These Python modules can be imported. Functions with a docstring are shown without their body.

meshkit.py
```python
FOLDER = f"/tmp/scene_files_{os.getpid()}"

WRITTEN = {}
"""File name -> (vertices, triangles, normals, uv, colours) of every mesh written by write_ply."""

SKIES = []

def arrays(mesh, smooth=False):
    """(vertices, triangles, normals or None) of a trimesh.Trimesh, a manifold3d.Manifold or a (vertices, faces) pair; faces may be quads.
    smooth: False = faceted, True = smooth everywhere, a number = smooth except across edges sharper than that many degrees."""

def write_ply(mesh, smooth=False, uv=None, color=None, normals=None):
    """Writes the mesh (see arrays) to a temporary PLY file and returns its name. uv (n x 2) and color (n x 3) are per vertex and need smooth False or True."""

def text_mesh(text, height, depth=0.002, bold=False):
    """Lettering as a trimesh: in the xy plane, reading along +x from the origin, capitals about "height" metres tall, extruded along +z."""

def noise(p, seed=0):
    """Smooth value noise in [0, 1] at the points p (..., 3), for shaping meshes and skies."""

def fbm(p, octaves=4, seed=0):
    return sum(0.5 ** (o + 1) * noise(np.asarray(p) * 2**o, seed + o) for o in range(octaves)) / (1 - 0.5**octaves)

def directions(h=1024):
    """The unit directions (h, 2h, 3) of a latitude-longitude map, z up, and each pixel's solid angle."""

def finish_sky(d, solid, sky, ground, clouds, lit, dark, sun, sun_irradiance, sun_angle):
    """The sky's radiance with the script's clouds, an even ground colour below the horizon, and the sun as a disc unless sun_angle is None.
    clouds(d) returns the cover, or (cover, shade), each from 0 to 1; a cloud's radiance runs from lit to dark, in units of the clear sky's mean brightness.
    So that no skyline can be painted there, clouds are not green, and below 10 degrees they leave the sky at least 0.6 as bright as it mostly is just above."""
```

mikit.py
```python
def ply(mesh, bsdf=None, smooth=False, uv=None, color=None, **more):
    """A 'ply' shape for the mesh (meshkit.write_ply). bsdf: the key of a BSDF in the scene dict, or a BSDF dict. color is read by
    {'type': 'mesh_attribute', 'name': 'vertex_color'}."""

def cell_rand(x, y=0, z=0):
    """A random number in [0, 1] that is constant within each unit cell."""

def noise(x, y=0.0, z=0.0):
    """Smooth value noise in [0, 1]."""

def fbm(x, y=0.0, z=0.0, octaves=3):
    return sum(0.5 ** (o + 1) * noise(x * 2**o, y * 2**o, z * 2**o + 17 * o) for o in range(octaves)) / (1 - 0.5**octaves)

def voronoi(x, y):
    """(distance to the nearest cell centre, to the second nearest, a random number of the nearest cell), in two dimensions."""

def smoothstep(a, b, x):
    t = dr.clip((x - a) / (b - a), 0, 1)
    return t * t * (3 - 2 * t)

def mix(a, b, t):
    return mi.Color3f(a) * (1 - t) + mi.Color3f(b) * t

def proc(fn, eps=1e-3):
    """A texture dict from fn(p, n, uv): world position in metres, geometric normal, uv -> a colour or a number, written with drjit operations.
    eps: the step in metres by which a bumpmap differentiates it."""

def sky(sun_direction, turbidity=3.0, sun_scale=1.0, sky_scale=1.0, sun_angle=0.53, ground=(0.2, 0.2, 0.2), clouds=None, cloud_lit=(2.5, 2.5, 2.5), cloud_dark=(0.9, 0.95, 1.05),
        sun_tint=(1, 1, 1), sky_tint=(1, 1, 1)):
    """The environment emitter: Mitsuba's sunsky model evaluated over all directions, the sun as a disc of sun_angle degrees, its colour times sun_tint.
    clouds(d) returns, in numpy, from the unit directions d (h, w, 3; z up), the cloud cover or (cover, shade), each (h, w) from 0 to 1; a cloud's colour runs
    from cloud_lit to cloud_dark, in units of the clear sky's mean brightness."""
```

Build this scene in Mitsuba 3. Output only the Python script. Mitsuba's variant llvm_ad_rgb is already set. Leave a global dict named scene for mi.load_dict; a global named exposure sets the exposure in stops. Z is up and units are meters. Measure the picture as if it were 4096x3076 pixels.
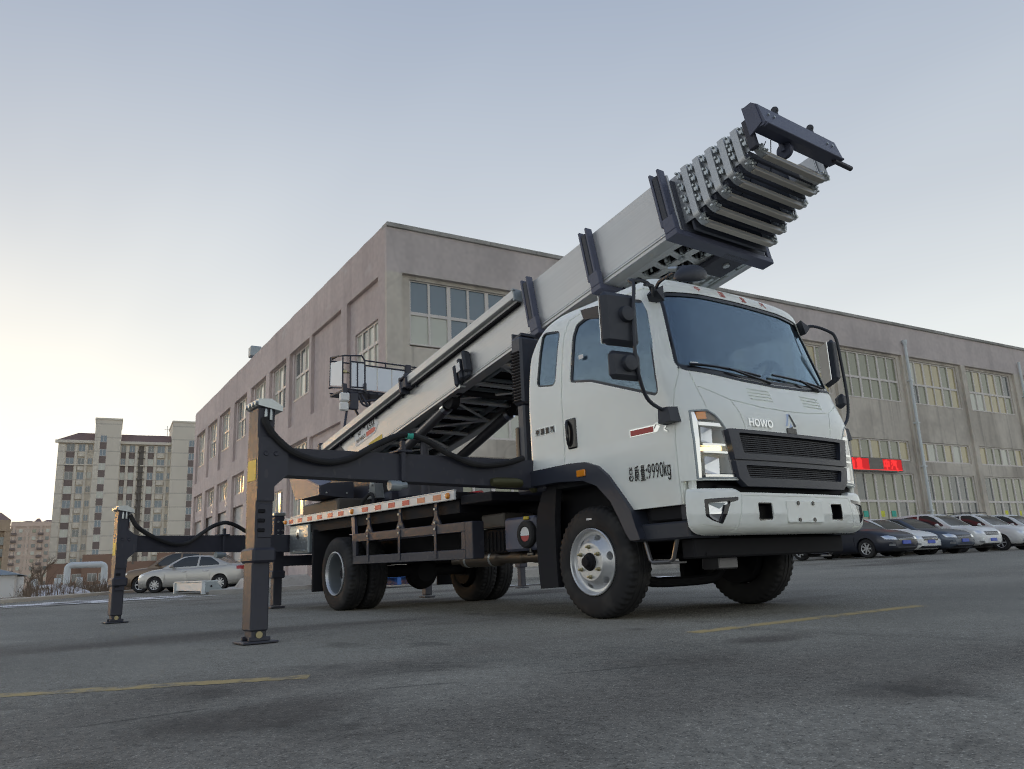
import math, random
import numpy as np, trimesh, shapely, shapely.geometry as sg, shapely.affinity as sa
import drjit as dr, mitsuba as mi
import manifold3d as m3
import mikit, meshkit
from mikit import proc, noise, fbm, voronoi, cell_rand, smoothstep, mix

T = mi.ScalarTransform4f
rng = random.Random(7)
nrng = np.random.default_rng(11)

# ------------------------------------------------------------------ camera, sky, exposure
CAM = np.array([4.5993, -5.1832, 0.412])
YAW, PITCH, ROLL = math.radians(142.8926), math.radians(13.0444), math.radians(-2.515)
_f = np.array([math.cos(YAW) * math.cos(PITCH), math.sin(YAW) * math.cos(PITCH), math.sin(PITCH)])
_r = np.cross(_f, [0, 0, 1]); _r /= np.linalg.norm(_r)
_u = np.cross(_r, _f)
_up = -math.sin(ROLL) * _r + math.cos(ROLL) * _u
scene, labels = {}, {}
scene['camera'] = {'type': 'perspective', 'fov': 66.0933, 'fov_axis': 'x', 'near_clip': 0.05, 'far_clip': 3000.0,
                   'to_world': T().look_at(origin=CAM.tolist(), target=(CAM + _f).tolist(), up=_up.tolist())}
SUN_AZ, SUN_EL = math.radians(189.0), math.radians(6.0)

def haze_veil(d):
    "thin even haze: thick at the horizon, thinner and bluer overhead"
    el = np.arcsin(np.clip(d[..., 2], 0, 1))
    q = d / (d[..., 2:] + .25)
    wisp = meshkit.fbm(np.stack([q[..., 0] * 1.1, q[..., 1] * 2.6, q[..., 0] * 0], -1), 4, 3) - .5
    return .925 + .02 * np.exp(-el / .30) + .05 * wisp, np.clip(1 - np.exp(-(el / .50) ** 1.5) + .10 * wisp * np.minimum(1, el / .3), 0, 1)

scene['sky'] = mikit.sky([math.cos(SUN_AZ) * math.cos(SUN_EL), math.sin(SUN_AZ) * math.cos(SUN_EL), math.sin(SUN_EL)],
                         turbidity=3.2, sun_scale=0.016, sky_scale=1.0, sun_angle=2.0, ground=(0.18, 0.18, 0.175), sun_tint=(1.0, 0.92, 0.76),
                         clouds=haze_veil, cloud_lit=(1.12, 1.12, 1.05), cloud_dark=(.20, .27, .43), sky_tint=(.97, 1.0, 1.04))
exposure = 4.6

# ------------------------------------------------------------------ helpers
COUNT = {}

def number(base):
    n = COUNT.get(base, 0); COUNT[base] = n + 1
    return base if n == 0 else '%s_%03d' % (base, n)

def thing(name, label, cat, group=None, kind=None):
    k = number(name)
    labels[k] = {'label': label, 'category': cat}
    if group: labels[k]['group'] = group
    if kind: labels[k]['kind'] = kind
    return k

def put(parent, name, mesh, bsdf, smooth=30, label=None, kind=None, tiny=.055, **more):
    if hasattr(mesh, 'to_mesh'): mesh = tm(mesh)
    groups = [mesh] if kind or isinstance(mesh, dict) else pieces(mesh)
    first = None
    if len(groups) > 1 and (len(groups) > 60 or np.median([max(g.extents) for g in groups]) < tiny):
        groups, kind = [mesh], 'stuff'
    for g in groups:
        k = number(parent + '__' + name); first = first or k
        scene[k] = g if isinstance(g, dict) else mikit.ply(g, bsdf, smooth=smooth, **more)
        if label or kind:
            labels[k] = {}
            if label: labels[k]['label'] = label
            if kind: labels[k]['kind'] = kind
    return first

def pieces(mesh, gap=.003):
    "the separate pieces of a mesh: shells whose boxes do not meet"
    _, inv = np.unique(np.round(mesh.vertices, 5), axis=0, return_inverse=True)
    F = inv.ravel()[mesh.faces]; n = inv.max() + 1
    from scipy.sparse import coo_matrix
    from scipy.sparse.csgraph import connected_components
    e = np.vstack([F[:, [0, 1]], F[:, [1, 2]]])
    _, lab = connected_components(coo_matrix((np.ones(len(e)), (e[:, 0], e[:, 1])), shape=(n, n)), directed=False)
    fl = lab[F[:, 0]]; ids = np.unique(fl)
    if len(ids) == 1: return [mesh]
    V = mesh.vertices[mesh.faces]
    lo = np.array([V[fl == i].min((0, 1)) for i in ids]) - gap; hi = np.array([V[fl == i].max((0, 1)) for i in ids]) + gap
    touch = np.all((lo[:, None] <= hi[None]) & (lo[None] <= hi[:, None]), -1)
    _, cl = connected_components(coo_matrix(touch), directed=False)
    if cl.max() == 0: return [mesh]
    g = cl[np.searchsorted(ids, fl)]
    return [mesh.submesh([np.nonzero(g == c)[0]], append=True, repair=False) for c in range(cl.max() + 1)]

def top(name, mesh, bsdf, label, cat, smooth=30, group=None, kind=None, **more):
    k = thing(name, label, cat, group, kind)
    if kind == 'structure': labels[k].pop('category', None)
    scene[k] = mikit.ply(mesh, bsdf, smooth=smooth, **more)
    return k

def cat(*ms):
    out = []
    for m in ms:
        if isinstance(m, (list, tuple)) and not isinstance(m, tuple): m = cat(*m)
        if hasattr(m, 'to_mesh'): m = tm(m)
        out.append(m)
    return trimesh.util.concatenate(out)

def tm(m):
    q = m.to_mesh()
    return trimesh.Trimesh(np.array(q.vert_properties[:, :3]), np.array(q.tri_verts), process=False)

def mf(mesh):
    return m3.Manifold(m3.Mesh(np.asarray(mesh.vertices, np.float32), np.asarray(mesh.faces, np.uint32)))

def hull(pts):
    return m3.Manifold.hull_points(np.asarray(pts, float))

def bx(x0, x1, y0, y1, z0, z1, b=0.006):
    "box with chamfered edges (manifold)"
    if b <= 0:
        return m3.Manifold.cube([x1 - x0, y1 - y0, z1 - z0]).translate([x0, y0, z0])
    b = min(b, (x1 - x0) * .45, (y1 - y0) * .45, (z1 - z0) * .45)
    P = []
    for x, sx in ((x0, 1), (x1, -1)):
        for y, sy in ((y0, 1), (y1, -1)):
            for z, sz in ((z0, 1), (z1, -1)):
                P += [(x, y + sy * b, z + sz * b), (x + sx * b, y, z + sz * b), (x + sx * b, y + sy * b, z)]
    return hull(P)

def rot(m, axis, deg, about=(0, 0, 0)):
    a = np.array(about, float)
    v = [0, 0, 0]; v['xyz'.index(axis)] = deg
    return m.translate(-a).rotate(v).translate(a)

def prism(poly, axis, a0, a1):
    "polygon (list or shapely) pushed along an axis: y takes (x,z), x takes (y,z), z takes (x,y)"
    if isinstance(poly, sg.base.BaseGeometry):
        gs = [poly] if poly.geom_type == 'Polygon' else list(poly.geoms)
        rings = []
        for g in gs:
            rings.append(np.array(g.exterior.coords)[:-1]); rings += [np.array(i.coords)[:-1] for i in g.interiors]
    else:
        rings = [np.array(poly, float)]
    cs = m3.CrossSection([r.tolist() for r in rings], m3.FillRule.EvenOdd)
    m = m3.Manifold.extrude(cs, a1 - a0)
    if axis == 'z': return m.translate([0, 0, a0])
    if axis == 'y': M = [[1, 0, 0, 0], [0, 0, 1, a0], [0, 1, 0, 0]]
    else: M = [[0, 0, 1, a0], [1, 0, 0, 0], [0, 1, 0, 0]]
    return m.transform(np.array(M, float))

def soft(poly, r):
    g = sg.Polygon(poly) if not isinstance(poly, sg.base.BaseGeometry) else poly
    return g.buffer(-r).buffer(2 * r, quad_segs=5).buffer(-r, quad_segs=5)

def rrect(x0, x1, y0, y1, r):
    return sg.box(x0, y0, x1, y1).buffer(-r).buffer(r, quad_segs=5)

def curve(pts, n=8):
    "Catmull-Rom through the points"
    p = np.array(pts, float)
    if len(p) < 3: return p
    q = np.vstack([2 * p[0] - p[1], p, 2 * p[-1] - p[-2]])
    out = []
    for i in range(1, len(q) - 2):
        for t in np.linspace(0, 1, n, endpoint=False):
            a, b, c, d = q[i - 1:i + 3]
            out.append(.5 * (2 * b + (c - a) * t + (2 * a - 5 * b + 4 * c - d) * t * t + (3 * b - a - 3 * c + d) * t ** 3))
    out.append(p[-1])
    return np.array(out)

def tube(pts, r, sides=10, cap=True):
    p = np.asarray(pts, float)
    t = np.gradient(p, axis=0); t /= np.linalg.norm(t, axis=1, keepdims=True) + 1e-12
    ref = np.array([0, 0, 1.0]) if abs(t[0][2]) < .9 else np.array([1.0, 0, 0])
    a = np.cross(t[0], ref); a /= np.linalg.norm(a)
    rr = np.broadcast_to(r, (len(p),)); ang = np.arange(sides) * 2 * np.pi / sides
    V = []
    for i in range(len(p)):
        a = a - t[i] * (a @ t[i]); a /= np.linalg.norm(a)
        b = np.cross(t[i], a)
        V.append(p[i] + rr[i] * (np.cos(ang)[:, None] * a + np.sin(ang)[:, None] * b))
    V = np.vstack(V); F = []
    for i in range(len(p) - 1):
        for j in range(sides):
            k = (j + 1) % sides
            F += [[i * sides + j, i * sides + k, (i + 1) * sides + k], [i * sides + j, (i + 1) * sides + k, (i + 1) * sides + j]]
    if cap:
        c0, c1 = len(V), len(V) + 1
        V = np.vstack([V, p[0], p[-1]]); L = (len(p) - 1) * sides
        for j in range(sides):
            k = (j + 1) % sides
            F += [[c0, k, j], [c1, L + j, L + k]]
    return trimesh.Trimesh(V, np.array(F), process=False)

def lathe(prof, seg=40, axis='z', at=(0, 0, 0)):
    "prof: (radius, height) list; closed to the axis where radius is 0"
    prof = np.array(prof, float); n = len(prof); ang = np.arange(seg) * 2 * np.pi / seg
    V = np.array([[r * math.cos(a), r * math.sin(a), h] for a in ang for r, h in prof])
    F = []
    for i in range(seg):
        j = (i + 1) % seg
        for k in range(n - 1):
            a, b, c, d = i * n + k, j * n + k, j * n + k + 1, i * n + k + 1
            F += [[a, b, c], [a, c, d]]
    m = trimesh.Trimesh(V, np.array(F), process=False)
    m.merge_vertices(); m.update_faces(m.nondegenerate_faces())
    v = m.vertices
    if axis == 'y': v = v[:, [0, 2, 1]] * np.array([1, -1, 1])
    elif axis == 'x': v = v[:, [2, 1, 0]] * np.array([-1, 1, 1])
    return trimesh.Trimesh(v + np.array(at), m.faces, process=False)

def cyl(p0, p1, r, sides=16):
    return tube(np.array([p0, p1], float), r, sides)

def lines2(strokes, w):
    return shapely.union_all([sg.LineString(s).buffer(w, cap_style='flat', join_style='mitre') for s in strokes])

def xf(mesh, M):
    m = mesh.copy() if isinstance(mesh, trimesh.Trimesh) else tm(mesh)
    m.apply_transform(M)
    return m

def frame(o, ex, ey, ez):
    M = np.eye(4); M[:3, 0], M[:3, 1], M[:3, 2], M[:3, 3] = ex, ey, ez, o
    return M

UNIT = mikit.ply(tm(bx(-.5, .5, -.5, .5, -.5, .5, 0)), None)
UNITS = {}

def ubox(bsdf, M):
    "a unit box under a matrix, sharing one mesh per material"
    return {**UNIT, 'bsdf': {'type': 'ref', 'id': bsdf}, 'to_world': T(M)}

def mat(name, base=(.5, .5, .5), rough=.5, metal=0., spec=.5, coat=0., **kw):
    b = base if isinstance(base, dict) else {'type': 'rgb', 'value': list(base)}
    scene[name] = {'type': 'twosided', 'b': {'type': 'principled', 'base_color': b, 'roughness': rough, 'metallic': metal, 'specular': spec, 'clearcoat': coat, 'clearcoat_gloss': .95, **kw}}

# ------------------------------------------------------------------ materials
def fine2(p): return fbm(p.x * 2.3, p.y * 2.3, 8, 4)

def crackline(p, x0, y0, dx, dy, length, wob):
    "a thin wandering crack that starts at (x0, y0) and runs along (dx, dy)"
    t = (p.x - x0) * dx + (p.y - y0) * dy
    s = (p.x - x0) * -dy + (p.y - y0) * dx + wob * (fbm(t * 1.3, x0, 2, 4) - .5)
    return smoothstep(.022, .006, dr.abs(s)) * smoothstep(0, .2, t) * smoothstep(length, length - .3, t) * smoothstep(.3, .5, noise(t * 3, y0, 1))

def asphalt(p, n, uv):
    big = fbm(p.x * .22, p.y * .22, 3.0, 3)
    mid = fbm(p.x * 1.1 + 9, p.y * .8, 1.0, 3)
    fine = noise(p.x * 90, p.y * 90, 0)
    agg = noise(p.x * 230, p.y * 230, 5)
    worn = fbm(p.x * .25 + 2 * p.y * .02, p.y * 1.1, 6, 4)
    v = .185 + .10 * (big - .5) + .075 * (mid - .5) + .06 * (worn - .5) + .05 * (noise(p.x * 34, p.y * 34, 4) - .5) + .075 * (fine - .5)
    v = v + .22 * smoothstep(.80, .95, agg) - .09 * smoothstep(.3, .1, agg)
    v = v * (1 - .45 * crackline(p, 1.75, -5.2, 0.0, 1.0, 1.1, .10)) * (1 - .4 * crackline(p, 1.74, -3.95, .39, .92, 1.6, .10)) * (1 - .35 * crackline(p, -3.0, -6.0, .30, .954, 12.0, .25))
    spill = smoothstep(.62, .15, dr.sqrt(dr.square((p.x - 2.05 + .25 * (mid - .5)) * 1.9) + dr.square((p.y + 4.25) * .95)) + .5 * (fine2(p) - .5))
    spill = dr.maximum(spill, smoothstep(.50, .10, dr.sqrt(dr.square((p.x - 2.0) * 2.2) + dr.square((p.y + 1.65) * 1.1)) + .4 * (fine2(p) - .5)))
    spill = dr.maximum(spill, .8 * smoothstep(.50, .10, dr.sqrt(dr.square((p.x - 3.3) * 2.2) + dr.square((p.y + 2.72) * 1.3)) + .5 * (fine2(p) - .5)))
    v = v * (1 - .42 * spill)
    v = v * (1 + .35 * smoothstep(.06, .0, dr.abs((p.x + 3.13) * .909 - (p.y + 4.56) * .417 + .15 * (fine2(p) - .5))) * smoothstep(-5.5, -4.5, p.y) * smoothstep(-1.8, -2.6, p.y) * smoothstep(.35, .6, noise(p.x * 9, p.y * 9, 3)))
    stain = smoothstep(.50, .82, fbm(p.x * .55 + 40, p.y * .3 + 7, 0, 5))
    drip = smoothstep(.66, .90, noise(p.x * 2.1 + 5, p.y * 3.3, 2) * .8 + .2 * noise(p.x * 14, p.y * 14, 3)) * smoothstep(.45, .6, noise(p.x * .4, p.y * .4, 8))
    v = v * (1 - .42 * stain) * (1 - .35 * drip)
    c = mi.Color3f(v * 1.12, v * 1.07, v * .92)
    return mix(c, mi.Color3f(.94, .82, .70) * v, .6 * dr.maximum(stain, spill))

def asphalt_bump(p, n, uv):
    return noise(p.x * 120, p.y * 120, 0) * .6 + noise(p.x * 300, p.y * 300, 2) * .4

scene['asphalt'] = {'type': 'twosided', 'b': {'type': 'bumpmap', 'tex': proc(asphalt_bump), 'scale': .004,
                    'b': {'type': 'principled', 'base_color': proc(asphalt), 'roughness': .75, 'specular': .35}}}

def plaster_fn(base, dirt, amt):
    def fn(p, n, uv):
        h = p.x + p.y
        blot = fbm(h * .35, p.z * .5, 4.0, 4)
        streak = fbm(h * 2.2, p.z * .13, 7.0, 3)
        peel = smoothstep(.66, .74, fbm(h * 1.3, p.z * 1.3, 3.3, 3)) * smoothstep(10.0, 11.3, p.z)
        k = smoothstep(.40, .70, blot) * .6 + smoothstep(.45, .75, streak) * .6
        c = mix(base, dirt, k * amt)
        c = mix(c, (.60, .56, .54), peel * .55)
        return c * (.94 + .12 * noise(h * 9, p.z * 9, 1))
    return fn

scene['pink_plaster'] = {'type': 'twosided', 'b': {'type': 'principled', 'base_color': proc(plaster_fn((.58, .495, .465), (.47, .40, .38), .8)), 'roughness': .9, 'specular': .2}}

def grey_render(p, n, uv):
    h = p.x + p.y
    blot = fbm(h * .5, p.z * .6, 2.0, 4)
    streak = fbm(h * 1.7, p.z * .2, 5.0, 3)
    k = smoothstep(.38, .66, blot) * .65 + smoothstep(.45, .72, streak) * .55 + .25 * smoothstep(.01, .003, dr.abs(fbm(h * .22, p.z * .25, 9, 3) - .5))
    c = mix((.60, .55, .475), (.44, .40, .345), k)
    drips = smoothstep(.58, .84, fbm(h * 4.5, p.z * .10, 6.0, 3)) * smoothstep(.35, .6, noise(h * .5, p.z * .35, 2))
    c = c * (1 - .22 * drips)
    pink = smoothstep(10.12, 10.24, p.z)
    c = mix(c, mix((.56, .50, .475), (.48, .43, .41), k), pink)
    return c * (.95 + .1 * noise(h * 8, p.z * 8, 1))

scene['grey_render'] = {'type': 'twosided', 'b': {'type': 'principled', 'base_color': proc(grey_render), 'roughness': .9, 'specular': .2}}

def concrete(p, n, uv):
    k = fbm(p.x * 1.3, p.y * 1.3, p.z * 1.3, 4)
    return mix((.40, .385, .36), (.27, .26, .24), smoothstep(.35, .7, k)) * (.9 + .2 * noise(p.x * 30, p.y * 30, p.z * 30))
scene['concrete'] = {'type': 'twosided', 'b': {'type': 'principled', 'base_color': proc(concrete), 'roughness': .9}}

def paint_yellow(p, n, uv):
    w = fbm(p.x * 9, p.y * 9, 0, 3)
    keep = smoothstep(.26, .56, w + .16 * noise(p.x * 70, p.y * 70, 2))
    return mix(asphalt(p, n, uv), (.40, .30, .13), keep * .75)
mat('worn_yellow', proc(paint_yellow), .8, spec=.3)

def cab_paint(p, n, uv):
    film = fbm(p.x * 2.2, p.y * 2.2, p.z * 1.4, 4)
    low = smoothstep(1.15, .60, p.z)
    grime = low * smoothstep(.35, .75, fbm(p.x * 6, p.y * 6, p.z * 3.5, 4)) * .22 + .07 * smoothstep(.45, .75, film)
    return mix((.81, .835, .795), (.47, .44, .38), grime)
mat('cab_white', proc(cab_paint), .27, spec=.5, coat=.9)
mat('white_paint', (.74, .74, .72), .4)

def steel_dark(p, n, uv):
    k = fbm(p.x * 3, p.y * 3, p.z * 3, 3)
    scuff = smoothstep(.70, .80, fbm(p.x * 26, p.y * 26, p.z * 11, 3)) * (.35 + .65 * smoothstep(.35, .05, p.z))
    dust = smoothstep(.40, .0, p.z) * (.3 + .5 * fbm(p.x * 9, p.y * 9, p.z * 9, 3))
    return mix(mix(mix((.046, .048, .066), (.034, .036, .050), k), (.13, .12, .12), scuff * .5), (.10, .098, .10), dust * .3)
mat('dark_steel', proc(steel_dark), .48, spec=.4)
mat('navy_steel', (.075, .082, .125), .4, spec=.5, coat=.2)
mat('chassis_black', (.014, .014, .017), .75, spec=.25)
mat('black_plastic', (.030, .034, .046), .5)
mat('grille_plastic', (.034, .039, .056), .36)
mat('flap_black', (.020, .020, .024), .8, spec=.25)
mat('gloss_black', (.012, .012, .014), .12, spec=.6)

def rubber(p, n, uv):
    return mix((.024, .024, .026), (.052, .050, .048), smoothstep(.45, .75, fbm(p.x * 7, p.y * 7, p.z * 7, 3)) * .7)
mat('rubber', proc(rubber), .78, spec=.3)

def alu(p, n, uv):
    along = p.x * .983 + p.z * .183
    across = p.z * .983 - p.x * .183
    g = noise(along * 1.2, across * 160, p.y * 3)
    b = fbm(along * 1.4, across * 2.2, 1.0, 3)
    return mi.Color3f(.60, .60, .595) * (.90 + .10 * g + .14 * (b - .5))
mat('ladder_aluminium', proc(alu), .42, metal=.55, spec=.5)
mat('aluminium', (.68, .69, .70), .40, metal=.55)
mat('rung_metal', (.52, .48, .42), .5, metal=.4)
mat('zinc', (.52, .55, .55), .38, metal=.85)
mat('bronze_pipe', (.15, .125, .10), .40, metal=.85)
mat('brass', (.42, .37, .22), .35, metal=.8)
mat('wheel_silver', (.60, .61, .62), .34, metal=.6)
mat('chrome', (.78, .79, .80), .12, metal=1.)
mat('box_grey', (.30, .34, .36), .4, metal=.3)
mat('red_paint', (.50, .03, .03), .35, spec=.5)
mat('pale_orange', (.62, .25, .14), .45)
mat('red_print', (.42, .06, .06), .5)
mat('red_faded', (.50, .17, .15), .6)
mat('section_alu', (.46, .475, .49), .38, metal=.6)
mat('steel_grey', (.17, .17, .18), .3, metal=.7)
mat('olive_metal', (.10, .098, .05), .45, metal=.5)
mat('brown_box', (.085, .075, .066), .6)
mat('recess_grey', (.070, .075, .095), .6)
mat('black_print', (.012, .012, .012), .5)
mat('amber_lens', (.80, .27, .015), .12, spec=.6, coat=.6)
mat('yellow_paint', (.55, .42, .03), .5)
mat('blue_plastic', (.03, .13, .42), .45)
mat('yellow_print', (.60, .62, .06), .6)
mat('green_tag', (.05, .42, .32), .6)
mat('sticker_white', (.74, .74, .74), .5)
mat('basket_sheet', (.56, .60, .66), .3, metal=.35)
mat('interior_dark', (.016, .018, .022), .85)
mat('seat_grey', (.035, .037, .042), .85)
scene['clear_glass'] = {'type': 'thindielectric', 'int_ior': 2.1, 'specular_reflectance': {'type': 'rgb', 'value': [.58, .80, 1.0]}, 'specular_transmittance': {'type': 'rgb', 'value': [.48, .56, .62]}}
scene['cab_glass'] = {'type': 'blendbsdf', 'weight': .06, 'a': {'type': 'ref', 'id': 'clear_glass'}, 'b': {'type': 'twosided', 'b': {'type': 'diffuse', 'reflectance': {'type': 'rgb', 'value': [.20, .23, .26]}}}}
scene['lamp_glass'] = {'type': 'thindielectric', 'int_ior': 1.5}

mat('pane_dark', (.10, .115, .115), .06, spec=.9, coat=.6)
mat('pane_blue', (.11, .16, .20), .06, spec=.9, coat=.4)
mat('pane_green', (.20, .21, .14), .06, spec=.9, coat=.4)
mat('pane_gold', (.40, .34, .18), .08, spec=.9, coat=.4)
mat('pane_pale', (.46, .47, .40), .1, spec=.8, coat=.6)
mat('frame_white', (.62, .58, .54), .5)
mat('shutter', (.52, .50, .48), .6)
mat('cream_wall', proc(lambda p, n, uv: mix((.75, .685, .575), (.66, .60, .51), fbm(p.y * .2, p.z * .15, 2, 3)) * (1 - .22 * smoothstep(.06, .02, dr.abs(p.z / 2.9 - dr.floor(p.z / 2.9) - .5)))), .85, spec=.2)
mat('brown_panel', (.20, .155, .14), .7)
mat('shaft_grey', (.17, .15, .13), .8)
mat('lamp_chrome', (.85, .87, .90), .28, metal=.9)
mat('brick_brown', (.27, .17, .125), .85)
mat('kerb_stone', (.58, .53, .44), .85)
mat('wheel_grey', (.20, .22, .235), .4, metal=.4)
mat('thin_snow', proc(lambda p, n, uv: mix((.20, .195, .185), (.62, .62, .63), smoothstep(.40, .62, fbm(p.x * 1.2, p.y * 2.4, 3, 4)))), .85)
mat('roof_brown', (.21, .14, .125), .8)
mat('pink_far', (.64, .51, .42), .9)
mat('tan_far', (.42, .32, .23), .9)
mat('snow', proc(lambda p, n, uv: mix((.68, .68, .70), (.36, .33, .30), smoothstep(.45, .7, fbm(p.x * 1.5, p.y * 1.5, p.z * 3, 4)))), .8)
mat('twig', (.17, .125, .09), .9)
mat('soil', proc(lambda p, n, uv: mix((.17, .135, .10), (.28, .25, .215), smoothstep(.4, .65, fbm(p.x * .5, p.y * .5, 1, 4)))), .95)
mat('pipe_white', (.60, .64, .65), .5)

# ================================================================== SETTING: ground, verge, kerbs
def sstep(a, b, x):
    t = np.clip((x - a) / (b - a), 0, 1); return t * t * (3 - 2 * t)

KA, KB = np.array([-21.5, -4.2]), np.array([-34.0, 1.75])          # the kerb at the far left edge of the lot
KD = (KB - KA) / np.linalg.norm(KB - KA); KN = np.array([-KD[1], KD[0]])
if KN[0] > 0: KN = -KN                                             # points away from the lot

def beyond(x, y): return (x - KA[0]) * KN[0] + (y - KA[1]) * KN[1]

def gz(x, y):
    x, y = np.asarray(x, float), np.asarray(y, float)
    rise = .0105 * np.where(y < 2, 0, np.where(y < 6, (y - 2) ** 2 / 8, y - 4)) * 1.0
    rise = np.minimum(rise, .19)
    rise = rise * sstep(-60, -18, x) if np.ndim(x) else rise * float(sstep(-60, -18, x))
    return rise - .9 * sstep(.2, 7, beyond(x, y))

def grid(xs, ys, zf):
    X, Y = np.meshgrid(xs, ys, indexing='ij'); Z = zf(X, Y)
    n, m = X.shape; i, j = np.meshgrid(np.arange(n - 1), np.arange(m - 1), indexing='ij')
    q = np.stack([i * m + j, (i + 1) * m + j, (i + 1) * m + j + 1, i * m + j + 1], -1).reshape(-1, 4)
    return trimesh.Trimesh(np.stack([X, Y, Z], -1).reshape(-1, 3), np.vstack([q[:, [0, 1, 2]], q[:, [0, 2, 3]]]), process=False)

xs = np.concatenate([[-2500, -900, -400, -200, -120, -90], np.arange(-70, -10, 1.0), np.arange(-10, 12, .5), [13, 16, 20, 30, 60, 150, 500, 2500]])
ys = np.concatenate([[-2500, -800, -200, -80, -40, -25, -15], np.arange(-12, 40, .75), [42, 46, 52, 60, 90, 200, 700, 2500]])
top('asphalt_lot', grid(xs, ys, gz), 'asphalt', 'weathered grey asphalt of the parking lot', 'ground', smooth=True, kind='structure')

def strip_on(x0, y0, x1, y1, w, lift, n=24, ragged=0.0, seed=1):
    a, b = np.array([x0, y0]), np.array([x1, y1]); d = (b - a) / np.linalg.norm(b - a); nn = np.array([-d[1], d[0]])
    V, F = [], []
    r_ = np.random.default_rng(seed)
    for i in range(n + 1):
        p = a + (b - a) * i / n
        for s in (-1, 1):
            q = p + nn * s * (w / 2 + ragged * r_.uniform(-1, 1)); V.append([q[0], q[1], float(gz(q[0], q[1])) + lift])
    for i in range(n): F += [[2 * i, 2 * i + 2, 2 * i + 3], [2 * i, 2 * i + 3, 2 * i + 1]]
    m = trimesh.Trimesh(np.array(V), np.array(F), process=False)
    return m if m.face_normals[0][2] > 0 else trimesh.Trimesh(m.vertices, m.faces[:, ::-1], process=False)

top('yellow_marking', strip_on(.62, -4.98, 1.27, -3.80, .125, .0012, 60, .010, 3), 'worn_yellow', 'worn yellow painted line in the left foreground', 'road marking', kind='structure')
top('yellow_marking', strip_on(1.40, -1.55, 1.50, .92, .125, .0012, 80, .010, 4), 'worn_yellow', 'worn yellow painted line on the asphalt beside the front bumper', 'road marking', kind='structure')

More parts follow.
